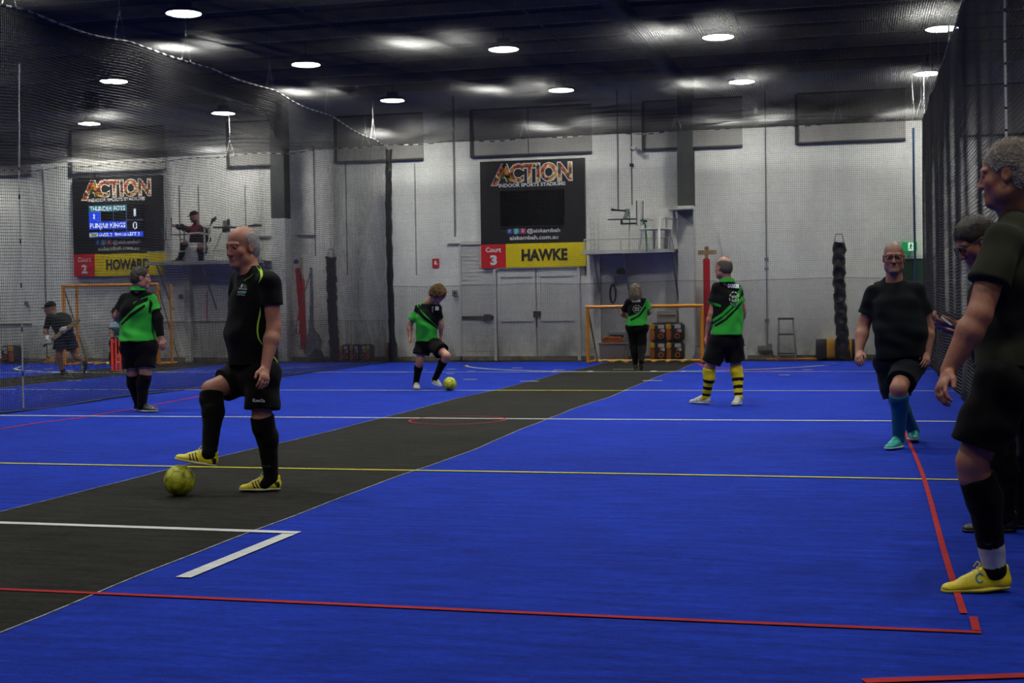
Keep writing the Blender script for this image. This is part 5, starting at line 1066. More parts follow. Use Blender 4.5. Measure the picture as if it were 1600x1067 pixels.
    # socks
    for L in 'LR':
        k_, a_, to = J['kn' + L], J['an' + L], J['to' + L]; bk = nrm(np.cross(nrm(np.cross(k_ - a_, to - a_)), k_ - a_)); bk = bk if np.dot(bk, to - a_) < 0 else -bk; so_ = o.get('sock' + L, o.get('sock'))
        if so_:
            f0 = so_.get('f', .10); hs_ = min(h, .006); s = SDF(hs_); g = so_.get('g', .006); tp = k_ + (a_ - k_) * f0; c2 = k_ + (a_ - k_) * .34 + bk * .018; s.rc(k_ + bk * .005, c2, kn * (1.07 if f0 < .08 else .96) + g, ca + g, .03)
            if f0 < .12: s.rc(k_, k_ - bk * .012 + (a_ - k_) * .16, kn * 1.05 + g, kn * .98 + g, .02)
            s.rc(c2, a_, ca + g, an + g, .03); s.rc(a_, a_ + (to - a_) * .35 - nrm(k_ - a_) * .02, an + g - .002, .032, .02); s.cutp(tp, k_ - a_, .004)
            if so_.get('cuff'): cc = k_ + (a_ - k_) * (f0 + .05); s.rc(cc + bk * .008, cc + (a_ - k_) * .10 + bk * .01, kn * 1.0 + g + .007, kn * .98 + g + .006, .006, cut=(tp, k_ - a_))
            bands = so_.get('bands')
            def bcol(V, C, k_=k_, a_=a_, bands=bands):
                if bands:
                    x = ((V - k_) @ nrm(a_ - k_)) / np.linalg.norm(a_ - k_)
                    for (b0, b1, c) in bands: C[(x > b0) & (x < b1)] = lin(c)
                return C
            emit_sdf(s, 'sock', M_CLOTH, t, so_['col'], wr=.0015, fr=2.0, colf=bcol)
        # shoe with sole
        shc = o['shoe']; D = to - a_; shin = nrm(k_ - a_); pitch = o.get('pitch' + L); fl_ = nrm(D) if pitch is None else nrm(pitch)
        side = nrm(np.cross(fl_, (0, 0, 1))); u = nrm(np.cross(side, fl_)); z0 = o.get('ah', .075) * sc; heel = a_ - u * z0 - fl_ * .055 * sc; Ls = o.get('shl', .285) * sc
        s = SDF(min(h, .005)); e = lambda x, y, z: heel + fl_ * x * Ls + side * y + u * z
        s.rc(e(.12, 0, .045), e(.12, 0, .085), .036, .034, .02, sq=(side, .85)); s.rc(e(.14, 0, .03), e(.42, 0, .035), .036, .036, .03); s.rc(e(.35, 0, .07), e(.62, 0, .04), .030, .028, .03); s.rc(e(.5, 0, .028), e(.84, 0, .02), .044, .038, .03, sq=(u, .62)); s.cutp(e(0, 0, .016), -u, .003)
        s.rc(e(.16, 0, .085), e(.14, 0, .16), .032, .04, .006, mode='-')
        def shcol(V, C, heel=heel, fl_=fl_, u=u, side=side, Ls=Ls):
            q = V - heel; x = q @ fl_ / Ls; z = q @ u; y = q @ side
            for (x0, x1, z0_, z1_, c) in shc.get('marks', ()):
                C[(x > x0 + (z - .03) * 2.) & (x < x1 + (z - .03) * 2.) & (z > z0_) & (z < z1_) & (np.abs(y) > .022)] = lin(c)
            return C
        sho, _, _ = emit_sdf(s, 'shoe', M_SHOE, t, shc['col'], colf=shcol, sm=1)
        s = SDF(min(h, .005)); s.rc(e(.13, 0, .012), e(.45, 0, .010), .039, .036, .03, sq=(u, .36)); s.rc(e(.45, 0, .010), e(.84, 0, .012), .046, .042, .03, sq=(u, .33)); s.cutp(e(0, 0, 0), -u, .003); s.cutp(e(0, 0, .021), u, .003); emit_sdf(s, 'sole', M_SHOE, sho, shc.get('sole', '#c8c8c0'))
        if h <= .006:
            b = MB()
            for i in range(5): x = .38 + i * .06; zt = .108 - i * .011; b.tube([e(x, -.022, zt - .012), e(x + .01, 0, zt + .002), e(x, .022, zt - .012)], .0028, 5)
            b.tube([e(.38, 0, .108), e(.42, .022, .118), e(.47, .03, .095)], .0025, 5); b.tube([e(.38, 0, .108), e(.42, -.022, .118), e(.47, -.03, .095)], .0025, 5); b.build('laces', mat('lace_' + shc.get('lace', '#c8c8c0')[1:], lin(shc.get('lace', '#c8c8c0')), rough=.8, noise=.05), sho)
    out['root'] = t; out['bvh'] = BVHTree.FromPolygons([Vector(v) for v in SV], [list(map(int, q)) for q in SQ]); 
    if st: out['bvh2'] = BVHTree.FromPolygons([Vector(v) for v in V_], [list(map(int, q)) for q in Q_])
    return out
CAMV = np.array([0, 0, CAMH])
def onto(bvh, x, y, off, miss=None):
    d = nrm(ray(x, y)); r = bvh.ray_cast(Vector(CAMV), Vector(d)); 
    if r[0] is None:
        n = bvh.find_nearest(Vector(CAMV + d * (miss or 9))); return np.array(n[0]) - d * off
    return np.array(r[0]) - d * off
def decal(name, s, cx, cy, w, h, ang, bvh, m, parent, off=.007, bold=.03, miss=9):
    V, F = text_mesh(s, bold, 2); mx = (V[:, 0].max() + V[:, 0].min()) / 2; sw = w / (V[:, 0].max() - V[:, 0].min()); shh = h / V[:, 1].max(); a = math.radians(ang); out = []
    for vx, vy in V: u = (vx - mx) * sw; v = -vy * shh + h / 2; out.append(onto(bvh, cx + u * math.cos(a) - v * math.sin(a), cy + u * math.sin(a) + v * math.cos(a), off, miss))
    b = MB(); b.add(out, F); return b.build(name, m, parent)
def ribbon(name, pts, w, bvh, m, parent, off=.002, miss=9):
    pts = np.array(pts, float); s = np.linspace(0, len(pts) - 1, 40); t = np.arange(len(pts)); q = np.stack([np.interp(s, t, pts[:, 0]), np.interp(s, t, pts[:, 1])], 1)
    for _ in range(6): q[1:-1] = .5 * q[1:-1] + .25 * (q[:-2] + q[2:])
    T = np.gradient(q, axis=0); N = np.stack([-T[:, 1], T[:, 0]], 1); N /= np.linalg.norm(N, axis=1)[:, None] + 1e-9; wv = np.interp(np.linspace(0, 1, 40), np.linspace(0, 1, len(np.atleast_1d(w))), np.atleast_1d(w))[:, None] if np.ndim(w) else w
    A = q + N * wv / 2; B = q - N * wv / 2; V = [onto(bvh, x, y, off, miss) for x, y in A] + [onto(bvh, x, y, off, miss) for x, y in B]; n = len(q)
    b = MB(); b.add(V, [(i, i + 1, n + i + 1, n + i) for i in range(n - 1)]); o = b.build(name, m, parent); sm_ = o.modifiers.new('thick', 'SOLIDIFY'); sm_.thickness = .002; return o
def patch(name, polys, bvh, m, parent, off=.006, miss=9):
    b = MB()
    for q in polys: b.add([onto(bvh, x, y, off, miss) for x, y in q], [tuple(range(len(q)))])
    return b.build(name, m, parent)
def JP(Y, **k):
    "joints from (px, py[, dY])"
    return {n: P(v[0], v[1], Y + (v[2] if len(v) > 2 else 0)) for n, v in k.items()}
# ---- 1 bald player with a foot on the ball
J = JP(8.3, head=(378, 386, 0), neck=(391, 421, .02), shL=(425, 437, -.13), shR=(371, 434, .15), elL=(428, 512, -.12), elR=(374, 515, .35), wrL=(415, 573, -.22), wrR=(372, 560, .22), belly=(393, 520, .0), hip=(397, 585, 0), hem=(398, 571, 0),
       hipL=(411, 588, -.06), hipR=(384, 588, .08), knL=(409, 652, -.10), knR=(330, 609, -.12), anL=(424, 742, .0), anR=(327, 709, -.24), toL=(392, 759, -.13), toR=(285, 716, -.27))
p1 = person('bald player in black shirt with lime trim, one foot raised on a yellow football', J, dict(h=.0055, hh=.0042, plant='L', face=(-.43, -.90, -.10), skin='#a9705a', sc=1.02, hs=1.08, eyes=True, browc='#6a5c54', brow=.5,
    tor=(.158, .112, .160, .128, .150), limb=(.088, .060, .062, .040, .052, .045), hair=dict(kind='ring', col='#8f8b86', g=.004, fy=.01, tilt=-.25, wr=.0015, tufts=1400, tl=.012, tr=.0014, col2='#b8b4ae', curl=.05, tmin=-.08, comb=(.8, .6, -.6)),
    shirt=dict(col='#0c0d0f', sl=.52, wr=.006, r0=.072, r1=.082, g=.014), shorts=dict(col='#09090a', fL=.80, fR=.66, r=.112), sockL=dict(col='#0a0a0b', f=-.02, cuff=1), sockR=dict(col='#0a0a0b', f=.04, cuff=1), shoe=dict(col='#e2d214', sole='#cfc9a0', lace='#d8d890', marks=((.42, .46, .02, .08, '#15151a'), (.50, .54, .02, .08, '#15151a'), (.58, .62, .02, .08, '#15151a'), (-.1, .08, .02, .06, '#1c1c1c'))),
    handL=(P(413, 600, 8.0) - P(415, 573, 8.08), (-.6, .6, 0), (-.8, -.5, 0)), curlL=.55, handR=(None, None, None), pitchL=nrm(G(385, 765) - G(437, 764)), pitchR=nrm(P(272, 716, 8.0) - P(335, 727, 8.08)), shl=.265))
LIME = mat('lime_piping', lin('#9fd12a'), rough=.7, noise=.05); bv = p1['bvh']; sh1 = [c for c in p1['root'].children if c.name.startswith('shirt')][0]
ribbon('shoulder_piping', [(400, 413), (404, 417), (408, 423), (409, 430), (407, 436), (404, 442)], [2.2, 4.2, 4.2, 3.8, 2.2, .5], bv, LIME, sh1); ribbon('shoulder_piping', [(419, 404), (425, 411), (430, 419)], [1.2, 1.5, .8], bv, LIME, sh1); ribbon('shoulder_piping', [(364, 420), (373, 414)], [1.0, 2.2], bv, LIME, sh1)
ribbon('side_piping', [(407, 480), (406, 492), (403, 505), (402, 518), (404, 529), (410, 538)], [1.5, 2.4, 2.6, 2.4, 2.2, 1.8], bv, LIME, sh1); ribbon('side_piping', [(426, 555), (433, 564), (438, 571)], [1.8, 2.2, 1.8], bv, LIME, sh1)
CYA = mat('cyan_print', lin('#3f8294'), rough=.7, noise=.05); MU = mat('muted_print', lin('#7a6a68'), rough=.7, noise=.05)
a = np.linspace(0, 2 * math.pi, 13)[:-1]; patch('chest_badge', [[(376, 449.6), (376.2, 446), (378, 443.8), (380, 443.4), (379, 447), (377.6, 449.6)]], bv, mat('pale_badge_print', (.30, .36, .38), rough=.7, noise=.05), sh1); patch('chest_badge', [[(382.6 + 3.2 * math.cos(x), 447.5 + 3.4 * math.sin(x)) for x in a]], bv, mat('dark_print', lin('#2a3a3a'), noise=.05), sh1); patch('chest_badge', [[(373, 449.5), (386, 450.5), (386, 453), (373, 452)]], bv, MU, sh1)
patch('chest_print', [[(371.5, 454.5), (384.5, 454.5), (384, 458.5), (371, 458.2)]], bv, CYA, sh1); decal('chest_print', 'FOOTBALL', 377, 460.5, 12.5, 2.6, 2, bv, mat('dim_white_print', (.28, .29, .25), rough=.7, noise=.05), sh1)
shr1 = [c for c in p1['root'].children if c.name.startswith('shorts')][0]; decal('brand_print', 'KooGa', 404.5, 625.5, 19, 5.0, 2, p1['bvh2'], M_TEXTW, shr1, bold=.02)
sk1 = [c for c in p1['root'].children if c.name.startswith('sock')][0]; vs_ = np.array([v.co for v in sk1.data.vertices]) + wloc(p1['root']); decal('brand_print', 'KooGa', 417.5, 728, 12, 3.6, 3, BVHTree.FromPolygons([Vector(v) for v in vs_], [list(p.vertices) for p in sk1.data.polygons]), mat('dim_grey_print', (.10, .10, .10), rough=.7, noise=.05), sk1, .004, .01)
# ---- 2 grey haired man at right
J = JP(5.9, head=(1573, 272, 0), neck=(1590, 335, .03), shL=(1560, 372, -.22), shR=(1634, 366, .18), elL=(1530, 492, -.30), elR=(1660, 500, .25), wrL=(1482, 578, -.32), wrR=(1640, 590, .1), belly=(1592, 490, 0), hip=(1585, 580, 0), hem=(1583, 574, 0),
       hipL=(1568, 600, -.10), hipR=(1622, 600, .09), knL=(1519, 722, -.10), knR=(1640, 735, .10), anL=(1554, 872, .0), anR=(1700, 868, .1), toL=(1508, 908, -.03), toR=(1655, 905, .08))
p2 = person('tall grey haired man in dark green shirt and yellow shoes at the right edge', J, dict(h=.0055, hh=.0042, plant='L', face=(-.95, .22, -.10), skin='#a36a54', sc=1.05, hs=1.03, browc='#8a7a70',
    tor=(.165, .115, .155, .13, .150), limb=(.088, .060, .062, .040, .054, .046), hair=dict(kind='short', col='#8a8177', g=.004, fy=.034, tilt=-.75, wr=.003, tufts=4200, tl=.036, tr=.0017, col2='#e6dbca', curl=.08, tmin=-.06, comb=(1.6, -.2, .5)),
    shirt=dict(col='#2b2d22', sl=.58, wr=.007, r0=.074, r1=.090, g=.018), shorts=dict(col='#0a0a0b', fL=.80, fR=.8, r=.112), sockL=dict(col='#0a0a0b', f=.13, cuff=1, bands=((.76, .94, '#b9b9bd'), (.94, 1.3, '#0a0a0b'))), sockR=dict(col='#0a0a0b', f=.13), shoe=dict(col='#e4d018', sole='#c9b62c', lace='#d8cc50'),
    handL=(P(1464, 618, 5.50) - P(1482, 578, 5.58), (.75, .55, 0), (-.6, -.7, -.1)), curlL=.62, pitchL=nrm(P(1494, 912, 5.88) - P(1584, 906, 5.92)), shl=.27))
sk2 = [c for c in p2['root'].children if c.name.startswith('sock')]
me_ = sk2[0]; vs_ = np.array([v.co for v in me_.data.vertices]) + wloc(p2['root']); bvs = BVHTree.FromPolygons([Vector(v) for v in vs_], [list(p.vertices) for p in me_.data.polygons])
patch('sock_logo', [[(1535, 845), (1540, 849), (1548, 848), (1552, 846), (1550, 851), (1544, 852), (1538, 850)]], bvs, M_TEXTK, me_, .003, 6)
shn = [c for c in p2['root'].children if c.name.startswith('shoe')][0]; vs_ = np.array([v.co for v in shn.data.vertices]) + wloc(p2['root']); bvs = BVHTree.FromPolygons([Vector(v) for v in vs_], [list(p.vertices) for p in shn.data.polygons])
a = np.linspace(.6, 5.7, 14); ribbon('shoe_emblem', [(1531 + 6 * math.cos(x), 903 + 7 * math.sin(x)) for x in a], 2.6, bvs, mat('teal_emblem', lin('#2f7f96'), noise=.05), shn, .002, 6)
# ---- 3 person hidden behind
J = JP(7.44, head=(1524, 377, 0), neck=(1546, 412, .04), shL=(1545, 440, -.16), shR=(1585, 436, .16), elL=(1535, 500, -.16), elR=(1560, 505, .2), wrL=(1497, 509, -.2), wrR=(1500, 520, .1), belly=(1563, 510, 0), hip=(1575, 585, 0), hem=(1570, 590, 0),
       hipL=(1564, 590, -.09), hipR=(1590, 590, .09), knL=(1564, 700, -.08), knR=(1590, 700, .1), anL=(1571, 806, -.02), anR=(1598, 800, .12), toL=(1527, 824, -.08), toR=(1560, 818, .1))
p3 = person('person in glasses looking down at a phone, mostly hidden behind the tall man', J, dict(h=.007, hh=.006, plant='LR', face=(-.80, -.25, -.50), skin='#9a6450', sc=.97, hs=1.0, glasses=True,
    tor=(.150, .108, .150, .13, .145), hair=dict(kind='short', col='#241a14', g=.008, fy=.035, tilt=-.8, wr=.002, tufts=900, tl=.022, tr=.002, col2='#3a2c22', curl=.1, tmin=-.06, comb=(.5, 0, -.8)), shirt=dict(col='#09090a', sl=.6), shorts=dict(col='#08080a', f=1.05), sock=dict(col='#08080a', f=.0), shoe=dict(col='#141416', sole='#1c1c1e', lace='#222222'), handL=((-.95, -.1, .15), (.0, .3, .9), (-.2, -.9, .2)), curlL=.7, handR=((-.9, -.3, .2), (0, 0, 1), (0, 1, 0)), ah=.08, pitchL=(-.98, -.15, -.02), pitchR=(-.98, -.1, 0)))
t = empty('phone', P(1487, 505, 7.2)); A = P(1477.5, 502.5, 7.12); B = P(1490, 507.5, 7.2); d = nrm(B - A); n_ = nrm(np.cross(d, (.1, 1, .1))); w_ = nrm(np.cross(n_, d)); c = [A + w_ * .035, A - w_ * .035, B + d * .09 - w_ * .035, B + d * .09 + w_ * .035]; MB().prism(c, n_ * .009).build('case', mat('phone_white', (.5, .5, .52), rough=.3, noise=.02), t); c2 = [x + n_ * .0095 + (0, 0, 0) for x in c]; m0 = sum(c2) / 4; MB().prism([m0 + (x - m0) * .92 for x in c2], n_ * .0006).build('screen', M_SCREEN, t); tag(t, 'pale phone held by the person in glasses behind the tall man', 'phone')
# ---- 4 man in teal socks
J = JP(11.6, head=(1396.5, 402, 0), neck=(1397, 434, .04), shL=(1437, 452, .02), shR=(1362, 452, .06), elL=(1450, 512, .05), elR=(1349, 512, .08), wrL=(1449, 552, -.05), wrR=(1342, 549, -.03), belly=(1408, 520, .0), hip=(1408, 563, 0), hem=(1408, 560, 0),
       hipL=(1422, 568, 0), hipR=(1390, 566, .03), knL=(1404, 607, -.34), knR=(1403, 628, .0), anL=(1404, 677, -.14), anR=(1427, 672, .48), toL=(1384, 695, -.34), toR=(1431, 686, .25))
p4 = person('man with glasses and teal socks in a black shirt walking towards the camera', J, dict(h=.0065, hh=.0052, plant='L', face=(-.02, -1, -.04), skin='#a56f5b', sc=1.0, hs=1.04, glasses=True, eyes=True, beard=.22, scoop=1.35, beardc='#8d7f78', browc='#6a5a50', brow=.4, stub=(.045, .075, '#6e6660', .75),
    tor=(.188, .13, .186, .140, .170), limb=(.092, .064, .060, .042, .056, .047), shirt=dict(col='#0d1014', sl=.64, wr=.006, r0=.078, r1=.092, g=.014), shorts=dict(col='#0d121c', fL=.78, fR=.9, r=.118), sock=dict(col='#1f5f7c', f=.10, cuff=1), shoe=dict(col='#1fa39a', sole='#bfc8b8', lace='#2fc0b0', marks=((.45, .5, .02, .05, '#147a80'),)),
    handL=(P(1447, 575, 11.4) - P(1449, 552, 11.55), (-.3, .95, 0), (-.9, -.3, 0)), handR=(P(1340, 572, 11.4) - P(1342, 549, 11.57), (.3, .95, 0), (.9, -.3, 0)), curlL=.6, curlR=.6, ah=.075, pitchL=nrm(G(1374, 699) - G(1418, 690)), pitchR=nrm(P(1428, 690, 11.8) - P(1424, 684, 12.25)), shl=.275))
shr = [c for c in p4['root'].children if c.name.startswith('shorts')][0]; patch('white_logo', [[(1418.5, 557.5), (1421, 552.5), (1423, 556), (1423.5, 557.8)], [(1423, 552.5 - 2), (1424.5, 549), (1427.8, 557.6), (1424.3, 557.8)]], p4['bvh2'], M_TEXTW, shr, .006, 11.5)
# ---- green team shirts
GR, GD = '#2f9a35', '#0b0c0e'
def shade_shirt(v): return v
# 5 player in striped socks
J = JP(16.1, head=(1130, 418, 0), neck=(1136, 438, 0), shL=(1117, 449, .0), shR=(1153, 450, .08), elL=(1113, 490, -.02), elR=(1160, 487, .2), wrL=(1105, 522, .02), wrR=(1155, 508, .3), belly=(1137, 495, .0), hip=(1136, 530, 0), hem=(1137, 523, 0),
       hipL=(1125, 533, -.02), hipR=(1146, 533, .05), knL=(1108, 575, -.02), knR=(1150, 573, .06), anL=(1103, 620, .05), anR=(1154, 622, .0), toL=(1083, 628, .15), toR=(1146, 629, -.12))
pt5 = [([(1100, 524), (1112, 508), (1126, 499), (1145, 482), (1158, 465), (1170, 452), (1170, 530), (1100, 530)], GR), ([(1113, 499), (1128, 489), (1147, 470), (1157, 446), (1162, 446), (1152, 472), (1131, 492), (1114, 503)], GR), ([(1116, 508), (1132, 498), (1150, 481), (1160, 469), (1160, 473), (1151, 485), (1134, 501), (1118, 511)], GD), ([(1104, 470), (1126, 476), (1126, 479.5), (1104, 474.5)], GR)]
p5 = person('player seen from behind in green and black shirt with yellow and black striped socks', J, dict(h=.0075, hh=.0065, plant='LR', face=(-.78, .62, -.03), skin='#a8735c', hs=1.0, sc=1.0, hair=dict(kind='ring', col='#4a4038', g=.004, fy=.01, tilt=-.3, wr=.001), tor=(.150, .11, .155, .14, .155), limb=(.085, .058, .058, .040, .050, .043),
    shirt=dict(col=GD, sl=.58, paint=pt5, r1=.080, r0=.068, wr=.005, collar='#2f9a35'), shorts=dict(col='#09090a', f=.80, r=.112), sock=dict(col='#c9b420', f=.0, bands=((.36, .47, '#121212'), (.60, .71, '#121212'), (.84, .93, '#121212'))), shoe=dict(col='#a9aaa0', sole='#b8b8ae', marks=((.3, .34, .02, .06, '#6a7890'), (.5, .54, .02, .06, '#6a7890'))),
    handL=(P(1101, 536, 16.1) - P(1105, 522, 16.12), (.9, .3, 0), (0, 1, 0)), pitchL=nrm(G(1074, 630.5) - G(1107, 632)), pitchR=nrm(G(1141, 635) - G(1162, 629)), shl=.29, skinpaint=None))
s5 = [c for c in p5['root'].children if c.name.startswith('shirt')][0]; decal('name_print', 'BARKER', 1146.5, 446.5, 18.5, 6.0, 3, p5['bvh'], M_TEXTW, s5, .014, .06, 16)
M_BADGE = mat('badge_print', (.38, .42, .40), rough=.7, noise=.05)
def badge(bvh, par, cx, cy, rx, ry, Y, w=1.3, lines=('BOYS', 'BLUE')):
    for k2 in range(9):
        a0 = k2 * 2 * math.pi / 9; ribbon('badge_ring', [(cx + rx * math.cos(a0 + x), cy + ry * math.sin(a0 + x)) for x in (0, .25, .45)], w, bvh, M_BADGE, par, .008, Y)
    for i, s in enumerate(lines): decal('badge_print', s, cx, cy - ry * .28 + i * ry * .55, rx * 1.1, ry * .36, 0, bvh, M_BADGE, par, .009, .05, Y)
badge(p5['bvh'], s5, 1147, 466.5, 7.0, 10.5, 16)
# 6 player in leggings near the goal
J = JP(24.3, head=(993, 454, 0), neck=(994.5, 466, 0), shL=(980, 471, 0), shR=(1010, 470, .0), elL=(972, 490, .06), elR=(1015, 487, .06), wrL=(980, 496, .26), wrR=(1006, 494, .26), belly=(995.5, 492, .0), hip=(996, 509, 0), hem=(995.5, 509, 0),
       hipL=(988, 512, 0), hipR=(1003, 512, 0), knL=(990, 540, .03), knR=(1003.5, 542, .0), anL=(993.5, 571, 0), anR=(1002, 565, -.28), toL=(993, 577, .15), toR=(1004, 576, -.20))
pt6 = [([(970, 495), (985, 494), (1000, 488), (1011, 466), (1020, 466), (1020, 515), (970, 515)], GR), ([(984, 499), (998, 492), (1008, 478), (1010, 481), (1000, 494), (986, 502)], GD), ([(965, 484), (977, 488), (977, 490), (965, 487)], GR)]
p6 = person('long haired player in green and black shirt and black leggings walking towards the goal', J, dict(h=.009, hh=.008, plant='L', face=(0, 1, -.12), skin='#a8735c', hs=.95, sc=.92, hair=dict(kind='long', col='#5c4f40', g=.014, fy=.06, tilt=-.5, wr=.006, tufts=600, tl=.06, tr=.004, col2='#8a7c66', curl=.1, tmin=-.2, comb=(0, 0, -1.6)), tor=(.135, .105, .150, .14, .165), limb=(.088, .060, .056, .036, .048, .038), adam=0,
    shirt=dict(col=GD, sl=.75, paint=pt6, r0=.066, r1=.078, wr=.004, collar='#2f9a35'), shorts=dict(col='#08080a', f=1.05), sock=dict(col='#08080a', f=-.02, g=.010), shoe=dict(col='#2a2622', sole='#a09078'), pitchR=(0.1, -.25, -1), pitchL=(0, 1, 0), shl=.25))
s6 = [c for c in p6['root'].children if c.name.startswith('shirt')][0]; decal('name_print', 'ELLEN', 994, 469, 12.5, 4.8, -1, p6['bvh'], M_TEXTW, s6, .008, .06, 24); badge(p6['bvh'], s6, 995.5, 483, 6.5, 6, 24, .8)
# 7 curly haired player
J = JP(18.8, head=(684, 461, -.10), neck=(669, 472, .0), shL=(685, 480, -.05), shR=(652, 481, .02), elL=(689, 506, .0), elR=(640, 508, .02), wrL=(689, 524, .06), wrR=(641, 527, -.02), belly=(667, 510, .0), hip=(669, 535, 0), hem=(667, 533.5, 0),
       hipL=(678, 538, -.03), hipR=(661, 538, .03), knL=(698, 556, -.20), knR=(656, 564, -.02), anL=(680, 592, .05), anR=(650, 600, .08), toL=(690, 600, -.12), toR=(654, 607, -.10))
pt7 = [([(636, 500), (640, 485), (647, 471), (655, 472), (664, 490), (690, 518), (690, 540), (636, 540)], GR), ([(646, 474), (651, 476), (662, 492), (684, 512), (684, 515), (660, 497), (645, 484)], GD), ([(652, 473), (660, 480), (676, 497), (684, 508), (684, 511), (672, 499), (655, 482)], GD), ([(663, 463), (671, 474), (680, 476), (684, 470), (684, 467), (672, 469), (666, 460)], GR), ([(675, 479), (677, 479), (677, 488), (675, 488)], '#8a8a70')]
p7 = person('young player with curly hair in green and black shirt looking down at the far football', J, dict(h=.0085, hh=.007, plant='R', top=.055, face=(.55, -.50, -.75), skin='#b07c66', hs=.98, sc=.92, hair=dict(kind='short', col='#3a2a18', g=.016, fy=.05, tilt=-.6, wr=.014, fr=7., tufts=1500, tl=.075, tr=.0045, col2='#9a763f', curl=.75, tmin=-.06), tor=(.135, .10, .135, .115, .135), limb=(.078, .052, .052, .036, .042, .036),
    shirt=dict(col=GD, sl=.70, paint=pt7, r0=.062, r1=.075, wr=.006, collar='#2f9a35'), shorts=dict(col='#09090a', f=.62, r=.125), sock=dict(col='#09090a', f=.20), shoe=dict(col='#b8b6ae', sole='#c8c8c4', marks=((.1, .2, .02, .06, '#3a3a3a'),)), pitchL=nrm(P(693, 602, 18.6) - P(672, 590, 18.9)), pitchR=nrm(G(656, 610) - G(646, 606)), shl=.25))
s7 = [c for c in p7['root'].children if c.name.startswith('shirt')][0]; decal('chest_badge', 'KB', 683, 481.5, 5.5, 5.5, 0, p7['bvh'], M_TEXTW, s7, .008, .08, 18.7)
# 8 left player in green
J = JP(14.5, head=(220, 434, 0), neck=(216, 451, .0), shL=(193, 466, .0), shR=(237, 465, .06), elL=(184, 493, .03), elR=(246, 498, .05), wrL=(192, 508, .30), wrR=(251, 527, .02), belly=(214, 505, .02), hip=(217, 540, 0), hem=(215, 533, 0),
       hipL=(205, 543, 0), hipR=(228, 543, .02), knL=(208, 582, .02), knR=(227, 582, -.02), anL=(217, 630, .18), anR=(222, 633, .0), toL=(232, 634, .25), toR=(238, 640, -.03))
pt8 = [([(178, 540), (184, 500), (196, 486), (210, 472), (228, 463), (250, 456), (250, 492), (246, 540)], GR), ([(183, 496), (200, 480), (216, 469), (231, 464), (231, 470), (214, 478), (200, 490), (186, 505)], GD), ([(188, 506), (206, 488), (226, 475), (227, 480), (208, 493), (191, 508)], GD), ([(234, 467), (239, 474), (235, 489), (232, 488)], GD), ([(177, 484), (186, 488), (186, 491), (177, 487)], GR)]
p8 = person('player in green and black shirt and black knee socks, standing beside the orange stumps', J, dict(h=.0075, hh=.0065, plant='LR', face=(.80, .55, -.05), skin='#a87460', hs=1.02, sc=1.0, hair=dict(kind='short', col='#2a221e', g=.004, fy=.035, tilt=-.6, wr=.003, tufts=900, tl=.018, tr=.003, col2='#4a3e38', curl=.2, tmin=-.07), tor=(.175, .125, .195, .175, .185), limb=(.10, .066, .066, .044, .054, .046),
    shirt=dict(col=GD, sl=.62, paint=pt8, r0=.078, r1=.088, wr=.006, collar='#2f9a35', under='R'), shorts=dict(col='#09090a', f=.80, r=.118), sock=dict(col='#09090a', f=.05, g=.008), shoe=dict(col='#17171a', sole='#a8a8a0'), handR=(P(255, 545, 14.5) - P(251, 527, 14.52), (-.6, .6, 0), (.5, .8, 0)), pitchL=(.9, .3, 0), pitchR=(.97, -.15, 0), shl=.28))
# 9 running batter
J = JP(21.9, head=(78.5, 482, 0), neck=(88, 493, 0), shR=(75, 497, -.10), shL=(106, 494, .10), elR=(71, 515, -.12), elL=(112, 509, .0), wrR=(75, 528, -.2), wrL=(104, 513, -.12), belly=(97, 508, .0), hip=(102, 526, 0), hem=(101, 523, 0),
       hipR=(95, 529, -.05), hipL=(108, 530, .06), knR=(92, 556, -.08), knL=(118, 556, .1), anR=(99, 582, -.02), anL=(133, 569, .12), toR=(107, 588, -.04), toL=(131, 579, .1))
p9 = person('running batter in dark shirt, cap and white gloves behind the left net', J, dict(h=.009, hh=.008, face=(-.85, -.35, -.2), skin='#8a5f50', hs=.98, sc=.97, cap='#141416', shirt=dict(col='#1c2420', sl=1.5 if False else .95, r0=.066, r1=.062, wr=.005), shorts=dict(col='#1a2234', f=.62, r=.12), shoe=dict(col='#1a1a1e', sole='#8a8a88'), sock=dict(col='#202024', f=.78), pitchR=(.95, -.1, -.08), pitchL=(.1, .1, -1), shl=.26, curlL=1.1, curlR=1.1, tor=(.145, .11, .14, .13, .145)))
for L in ('elR', 'wrR'), ('elL', 'wrL'):
    s = SDF(.009); w_ = J[L[1]]; d = nrm(w_ - J[L[0]]); s.rc(w_ - d * .02, w_ + d * .10, .042, .055, .02); s.rc(w_ + d * .03, w_ + d * .07 + (0, -.05, .03), .03, .025, .02); emit_sdf(s, 'batting_glove', M_CLOTH, p9['root'], '#b8b8ba', wr=.004, fr=3.)
A, B = P(68, 541, 21.72), P(103, 513, 21.72); C_ = P(122, 500, 21.75); t = empty('cricket_bat', A); MB().tube([A, A + (B - A) * .42], .018, 8).build('handle', M_BLACKP, t); d = nrm(C_ - A); sd = nrm(np.cross(d, (0, 1, 0))); q0 = A + (B - A) * .42; MB().prism([q0 - sd * .02, q0 + d * .06 - sd * .036, C_ - sd * .036, C_ + d * .02, C_ + sd * .036, q0 + d * .06 + sd * .036, q0 + sd * .02], (0, .045, 0)).build('blade', M_WOOD, t); tag(t, 'pale wooden cricket bat held by the running batter', 'cricket bat')
